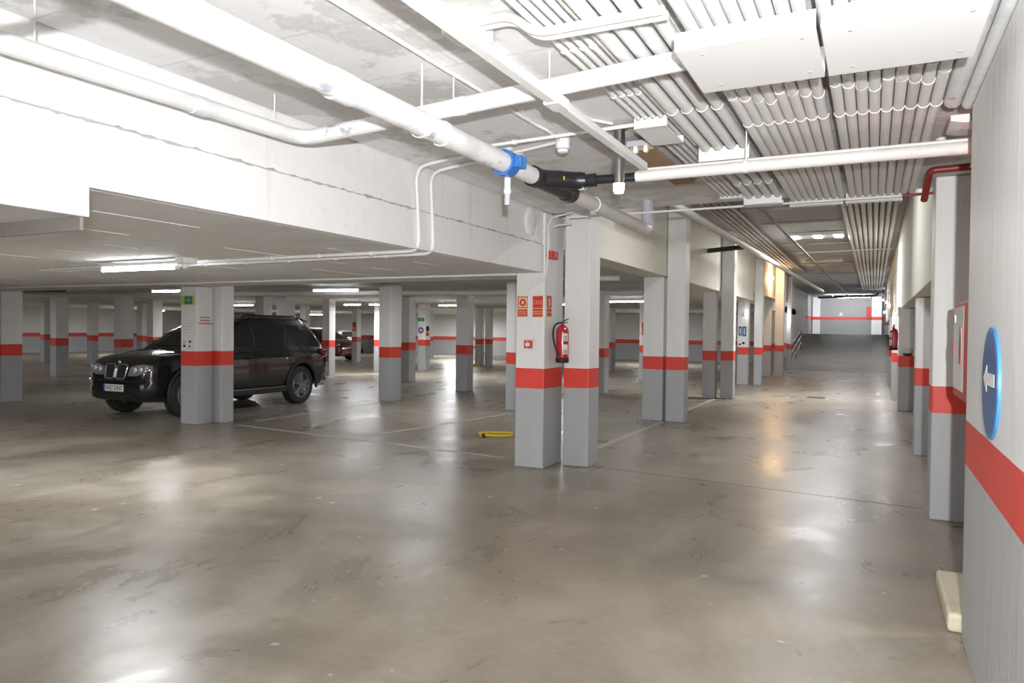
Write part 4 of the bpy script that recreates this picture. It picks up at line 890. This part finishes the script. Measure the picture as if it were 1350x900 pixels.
def suv():
    car, L, ring, hwz = make_car('suv_car', 'black sport utility car parked behind the pair of columns at left', (-11.34, 9.82, 0), R(1.0), (0.96, 0.97, 1.04), SUV, M['carblack'])
    from mathutils.bvhtree import BVHTree
    bme = bmesh.new(); bme.from_mesh([c for c in car.children if c.name.startswith('body')][0].data); bv = BVHTree.FromBMesh(bme)
    def ysurf(x, z):
        h = bv.ray_cast(Vector((x, -4, z)), Vector((0, 1, 0))); return h[0].y if h[0] else -2.0
    def patch(poly, nm, mat, par, out, thick=0.02, cuts=3):
        m_ = MB(); b_ = m_.bm; vs = [b_.verts.new((x, 0, z)) for x, z in poly]; fc = b_.faces.new(vs)
        bmesh.ops.triangulate(b_, faces=[fc]); bmesh.ops.subdivide_edges(b_, edges=b_.edges[:], cuts=cuts, use_grid_fill=True)
        for v in b_.verts: v.co.y = ysurf(v.co.x, v.co.z) - out
        ex = bmesh.ops.extrude_face_region(b_, geom=b_.faces[:]); bmesh.ops.translate(b_, verts=[g for g in ex['geom'] if isinstance(g, bmesh.types.BMVert)], vec=(0, thick+out, 0))
        return m_.build(nm, mat, par, local=True, smooth=True)
    for sx in (-1, 1):
        x0, x1 = sx*0.025, sx*0.285
        P = [(x0, 0.70), (x0, 0.87), (x0+sx*0.03, 0.905), (x1-sx*0.04, 0.905), (x1, 0.88), (x1-sx*0.025, 0.71), (x1-sx*0.055, 0.675), (x0+sx*0.025, 0.675)]
        P = [(x, z-0.03) for x, z in P]
        D_ = []
        for (xa, za), (xb, zb) in zip(P, P[1:]+P[:1]):
            for i in range(4): D_.append((lerp(xa, xb, i/4), lerp(za, zb, i/4)))
        R_ = [Vector((x, ysurf(x, z)-0.018, z)) for x, z in D_]
        k_ = MB().tube(R_+[R_[0], R_[1]], 0.015, 8).build('grille_frame', M['chrome'], smooth=True, **L)
        patch(P, 'grille_insert', M['blackplastic'], k_, 0.008)
        bars = MB()
        for i in range(8):
            xx_ = lerp(x0+sx*0.025, x1-sx*0.045, i/7); bars.tube([(xx_, ysurf(xx_, zz_)-0.012, zz_) for zz_ in (0.66, 0.72, 0.78, 0.85)], 0.005, 6)
        bars.build('grille_bars', M['cladding'], k_, local=True)
        Q = [(sx*0.315, 0.70), (sx*0.345, 0.835), (sx*0.50, 0.875), (sx*0.66, 0.885), (sx*0.775, 0.865), (sx*0.79, 0.81), (sx*0.70, 0.745), (sx*0.52, 0.70)]
        hl = patch(Q, 'headlamp', M['lampglass'], car, 0.012)
        for (x, z, rr) in ((0.46, 0.79, 0.055), (0.60, 0.80, 0.052)): MB().sphere((sx*x, ysurf(sx*x, z)-0.012, z), rr, (1, 0.35, 0.95)).build('projector', M['lampbright'], hl, local=True, smooth=True)
        MB().sphere((sx*0.715, ysurf(sx*0.715, 0.83)-0.012, 0.83), 0.04, (1, 0.4, 0.8)).build('indicator', M['lampbright'], hl, local=True, smooth=True)
        MB().sphere((sx*0.66, ysurf(sx*0.66, 0.53), 0.53), 0.055, (1, 0.5, 0.8)).build('fog_lamp', M['lampglass'], smooth=True, **L)
        # lower intakes, arches, sill, handles, rails, mirrors, tail lamps
        patch([(sx*0.36, 0.42), (sx*0.36, 0.50), (sx*0.60, 0.50), (sx*0.62, 0.42)], 'bumper_intake', M['blackplastic'], car, 0.008)
        for yw in SUV['axles']:
            a_ = MB(); pts = [(sx*0.935, yw+0.44*math.cos(t), 0.387+0.44*math.sin(t)) for t in [R(-12+204*i/24) for i in range(25)]]
            a_.tube(pts, 0.028, 8); a_.build('wheel_arch_trim', M['cladding'], smooth=True, **L)
        MB().box((sx*0.90-0.05, -0.95, 0.27), (sx*0.90+0.05, 0.95, 0.36), 0.02).build('sill_cladding', M['cladding'], **L)
        MB().box((sx*0.938-0.006, -0.92, 0.365), (sx*0.938+0.006, 0.92, 0.385), 0.003).build('sill_trim', M['alloy'], **L)
        for yh in (-0.02, 0.86): MB().tube([(sx*0.925, yh-0.10, 0.945), (sx*0.962, yh-0.07, 0.95), (sx*0.962, yh+0.07, 0.955), (sx*0.925, yh+0.10, 0.95)], 0.014, 8, 0.03).build('door_handle', M['carblack'], smooth=True, **L)
        dm = MB()
        for yd in (-0.92, 0.14, 1.06): dm.box((sx*0.934-0.004, yd-0.004, 0.42), (sx*0.934+0.002, yd+0.004, 1.06))
        dm.build('door_seam', M['blackplastic'], **L)
        MB().tube([(sx*0.60, 0.05, 1.675), (sx*0.625, 0.12, 1.715), (sx*0.62, 1.5, 1.715), (sx*0.59, 1.68, 1.66)], 0.016, 8, 0.06).build('roof_rail', M['carblack'], smooth=True, **L)
        MB().sphere((sx*1.02, -0.62, 1.17), 0.11, (1.0, 0.55, 0.72)).cyl((sx*0.86, -0.6, 1.13), (sx*1.0, -0.61, 1.15), 0.025).build('door_mirror', M['carblack'], smooth=True, **L)
        tm = MB(); Q = [(2.02, 1.08), (2.30, 1.07), (2.36, 0.92), (2.34, 0.80), (2.24, 0.80), (2.20, 0.93), (2.02, 0.98)]
        tm.prism([(sx*(0.925 if y < 2.1 else 0.925-(y-2.1)*0.38), y, z) for y, z in Q], (-sx*0.08, 0, 0)); tl = tm.build('tail_lamp', M['tailred'], **L)
        MB().tube([(sx*0.935, 2.05, 1.055), (sx*0.915, 2.2, 1.05)], 0.012, 6).build('clear_strip', M['lampbright'], tl, local=True)
        MB().tube([(sx*0.93, 2.04, 0.90), (sx*0.91, 2.18, 0.93), (sx*0.885, 2.24, 0.99)], 0.014, 6, 0.04).build('clear_strip', M['lampbright'], tl, local=True)
        MB().cyl((sx*0.6, 2.2, 0.33), (sx*0.6, 2.42, 0.33), 0.035).build('exhaust_pipe', M['chrome'], smooth=True, **L)
    MB().tube([(x*0.08, ysurf(x*0.08, 0.62)-0.012, 0.62) for x in range(-9, 10)], 0.02, 8).build('bumper_strip', M['carblack'], smooth=True, **L)
    patch([(-0.5, 0.36), (-0.5, 0.41), (0.5, 0.41), (0.5, 0.36)], 'lower_grille', M['blackplastic'], car, 0.01)
    yp = ysurf(0, 0.50)-0.03
    pl = MB().box((-0.26, yp-0.01, 0.445), (0.26, yp, 0.555), 0.002).build('number_plate', M['plate'], **L)
    MB().box((-0.26, yp-0.012, 0.445), (-0.215, yp-0.009, 0.555)).build('country_band', M['eublue'], pl, local=True)
    MB().box((-0.28, yp, 0.435), (0.28, yp+0.08, 0.565), 0.006).build('plate_holder', M['blackplastic'], **L)
    text('plate_lettering', '5437 DNC', 0.10, (0.025, yp-0.0115, 0.50), FRONT, M['blackink'], pl, world=False)
    yb_ = ysurf(0, 0.905)
    bd = MB().sphere((0, yb_, 0.905), 0.042, (1, 0.45, 0.9)).build('badge', M['chrome'], smooth=True, **L)
    MB().sphere((0, yb_-0.012, 0.908), 0.026, (1, 0.5, 1)).build('badge_centre', M['bluerim'], bd, local=True, smooth=True)
    bme.free()
    for sx in (-1, 1): MB().tube([(sx*0.40, -1.9, 1.0), (sx*0.52, -1.6, 1.045), (sx*0.64, -1.1, 1.10)], 0.008, 6, 0.3).build('bonnet_crease', M['carblack'], smooth=True, **L)
    MB().prism([(-0.62, 1.72, 1.655), (0.62, 1.72, 1.655), (0.56, 1.98, 1.60), (-0.56, 1.98, 1.60)], (0, 0, 0.03)).build('roof_spoiler', M['carblack'], **L)
    MB().box((-0.72, 2.30, 0.40), (0.72, 2.43, 0.62), 0.04).build('rear_bumper', M['cladding'], **L)
    MB().tube([(-0.45, -1.13, 1.105), (0.45, -1.13, 1.105)], 0.012, 6).build('wiper', M['blackplastic'], **L)
suv()
HATCH = dict(
    st=[(-1.98, 0.34, 0.55, 0.55), (-1.93, 0.24, 0.70, 0.66), (-1.75, 0.2, 0.82, 0.76), (-1.4, 0.19, 0.92, 0.82), (-0.95, 0.19, 0.98, 0.84), (0.3, 0.2, 1.0, 0.84), (1.4, 0.22, 1.02, 0.83), (1.8, 0.28, 1.0, 0.78), (1.9, 0.36, 0.8, 0.7)],
    axles=(-1.22, 1.22), r=0.30, w=0.84, belt=0.98, ztop=1.40, wz=(1.04, 1.36),
    rings=[(0.93, -1.22, 1.84, 0.79), (1.0, -1.08, 1.82, 0.78), (1.2, -0.68, 1.72, 0.70), (1.38, -0.3, 1.58, 0.62), (1.43, -0.1, 1.5, 0.56), (1.45, 0.05, 1.35, 0.48)],
    windows=[[(-0.75, 1.03), (0.1, 1.03), (0.1, 1.36), (-0.2, 1.35)], [(0.16, 1.03), (1.1, 1.04), (0.95, 1.36), (0.16, 1.36)]], pillars=(0.13,))
def hatch_details(L, plate=True):
    for sx in (-1, 1):
        hl = MB().sphere((sx*0.60, -1.80, 0.70), 0.13, (1.1, 0.6, 0.75)).build('headlamp', M['lampglass'], smooth=True, **L)
        MB().sphere((sx*0.60, -1.86, 0.70), 0.07, (1, 0.5, 1)).build('reflector', M['lampbright'], hl, local=True, smooth=True)
        MB().sphere((sx*0.92, -0.72, 1.05), 0.085, (1, 0.6, 0.7)).build('door_mirror', M['cladding'], smooth=True, **L)
        MB().sphere((sx*0.76, 1.75, 0.85), 0.09, (0.6, 0.8, 1.2)).build('tail_lamp', M['tailred'], smooth=True, **L)
    MB().box((-0.35, -1.97, 0.34), (0.35, -1.90, 0.52), 0.03).build('grille', M['blackplastic'], **L)
car, L, a_, b_ = make_car('hatchback_car', 'dark red hatchback seen past the tail of the black car', (-24.6, 27.6, 0), R(84), 1.06, HATCH, M['redcar'], False); hatch_details(L)
car, L, a_, b_ = make_car('hatchback_car', 'small white car far behind the red hatchback', (-29.6, 38.0-2.2, 0), R(35), 1.0, HATCH, M['whitecar'], False); hatch_details(L)

# ------------------------------------------------------------------ light
def light(name, typ, loc, power, col=(1, 1, 1), size=0.1, target=None, **kw):
    l = bpy.data.lights.new(name, typ); l.energy = power; l.color = col
    for k, v in kw.items(): setattr(l, k, v)
    if typ == 'AREA': l.size = size
    else: l.shadow_soft_size = size
    o = bpy.data.objects.new(name, l); COL.objects.link(o); o.location = loc
    if target is not None: o.rotation_euler = (Vector(target)-Vector(loc)).to_track_quat('-Z', 'Y').to_euler()
    return o
light('camera_flash', 'SPOT', (0.16, -0.22, 1.70), 1000, (0.985, 0.99, 1), 0.025, (-1.3, 6.0, 3.9), spot_size=R(146), spot_blend=1.0)
def tube_and_fill_light(loc, power, sx, sy, col=(0.95, 0.97, 1), rx=0):
    l = bpy.data.lights.new('tube_and_fill_light', 'AREA'); l.shape = 'RECTANGLE'; l.size = sx; l.size_y = sy; l.energy = power; l.color = col
    o = bpy.data.objects.new('tube_and_fill_light', l); COL.objects.link(o); o.location = loc; o.rotation_euler.x = R(rx); return o
tube_and_fill_light((-1.2, -2.5, 2.55), 25, 1.2, 0.1); tube_and_fill_light((-6, -1.5, 1.98), 80, 1.2, 0.1); tube_and_fill_light((-11, 3.0, 2.1), 110, 1.2, 0.1)  # unseen fill lights, added behind and left of the camera without fittings
tube_and_fill_light((-6.4, 4.62, 2.085), 60, 1.1, 0.03)
for q, pw in (((-14.6, 11.2, 2.33), 30), ((-21.6, 19.9, 2.36), 110), ((-12.6, 20.6, 2.32), 80), ((-8.6, 20.4, 2.32), 70), ((-15.5, 19.4, 2.3), 80), ((-24.5, 8.5, 2.32), 140), ((-30, 33, 2.3), 260), ((-9, 33, 2.3), 170), ((-35, 26, 2.3), 260), ((-18, 30, 2.3), 190), ((-22, 36, 2.3), 160), ((-37, 16, 2.3), 200), ((-30, 12, 2.3), 120), ((-7.5, 11, 2.45), 40)): tube_and_fill_light(q, pw, 1.2, 0.1)  # spots with no ceiling lamp built there are fill added to brighten the parking
tube_and_fill_light((-1.15, 18.5, 3.83), 180, 1.2, 0.5); tube_and_fill_light((-1.4, 47.5, 3.9), 130, 2.4, 0.1, rx=50); tube_and_fill_light((-1.2, 34, 3.8), 90, 1.2, 0.1); tube_and_fill_light((-0.9, 9.5, 3.85), 70, 1.2, 0.1)  # reflector and ramp-top lamps; the other aisle lights are added fill without fittings
light('warm_lamp', 'POINT', (-3.0, 26.2, 3.45), 60, (1, 0.66, 0.36), 0.08)
light('recess_lamp', 'SPOT', (0.72, 4.48, 1.9), 60, (1, 0.88, 0.62), 0.04, (-0.2, 4.75, 0), spot_size=R(95), spot_blend=0.4)
for q in ((0.33, 22.9, 2.37), (0.36, 36, 2.55), (0.36, 30, 2.75), (0.36, 42, 3.35), (-3.4, 31.25, 2.13)): light('bulkhead_light', 'POINT', q, 14, (0.95, 0.97, 1), 0.05)
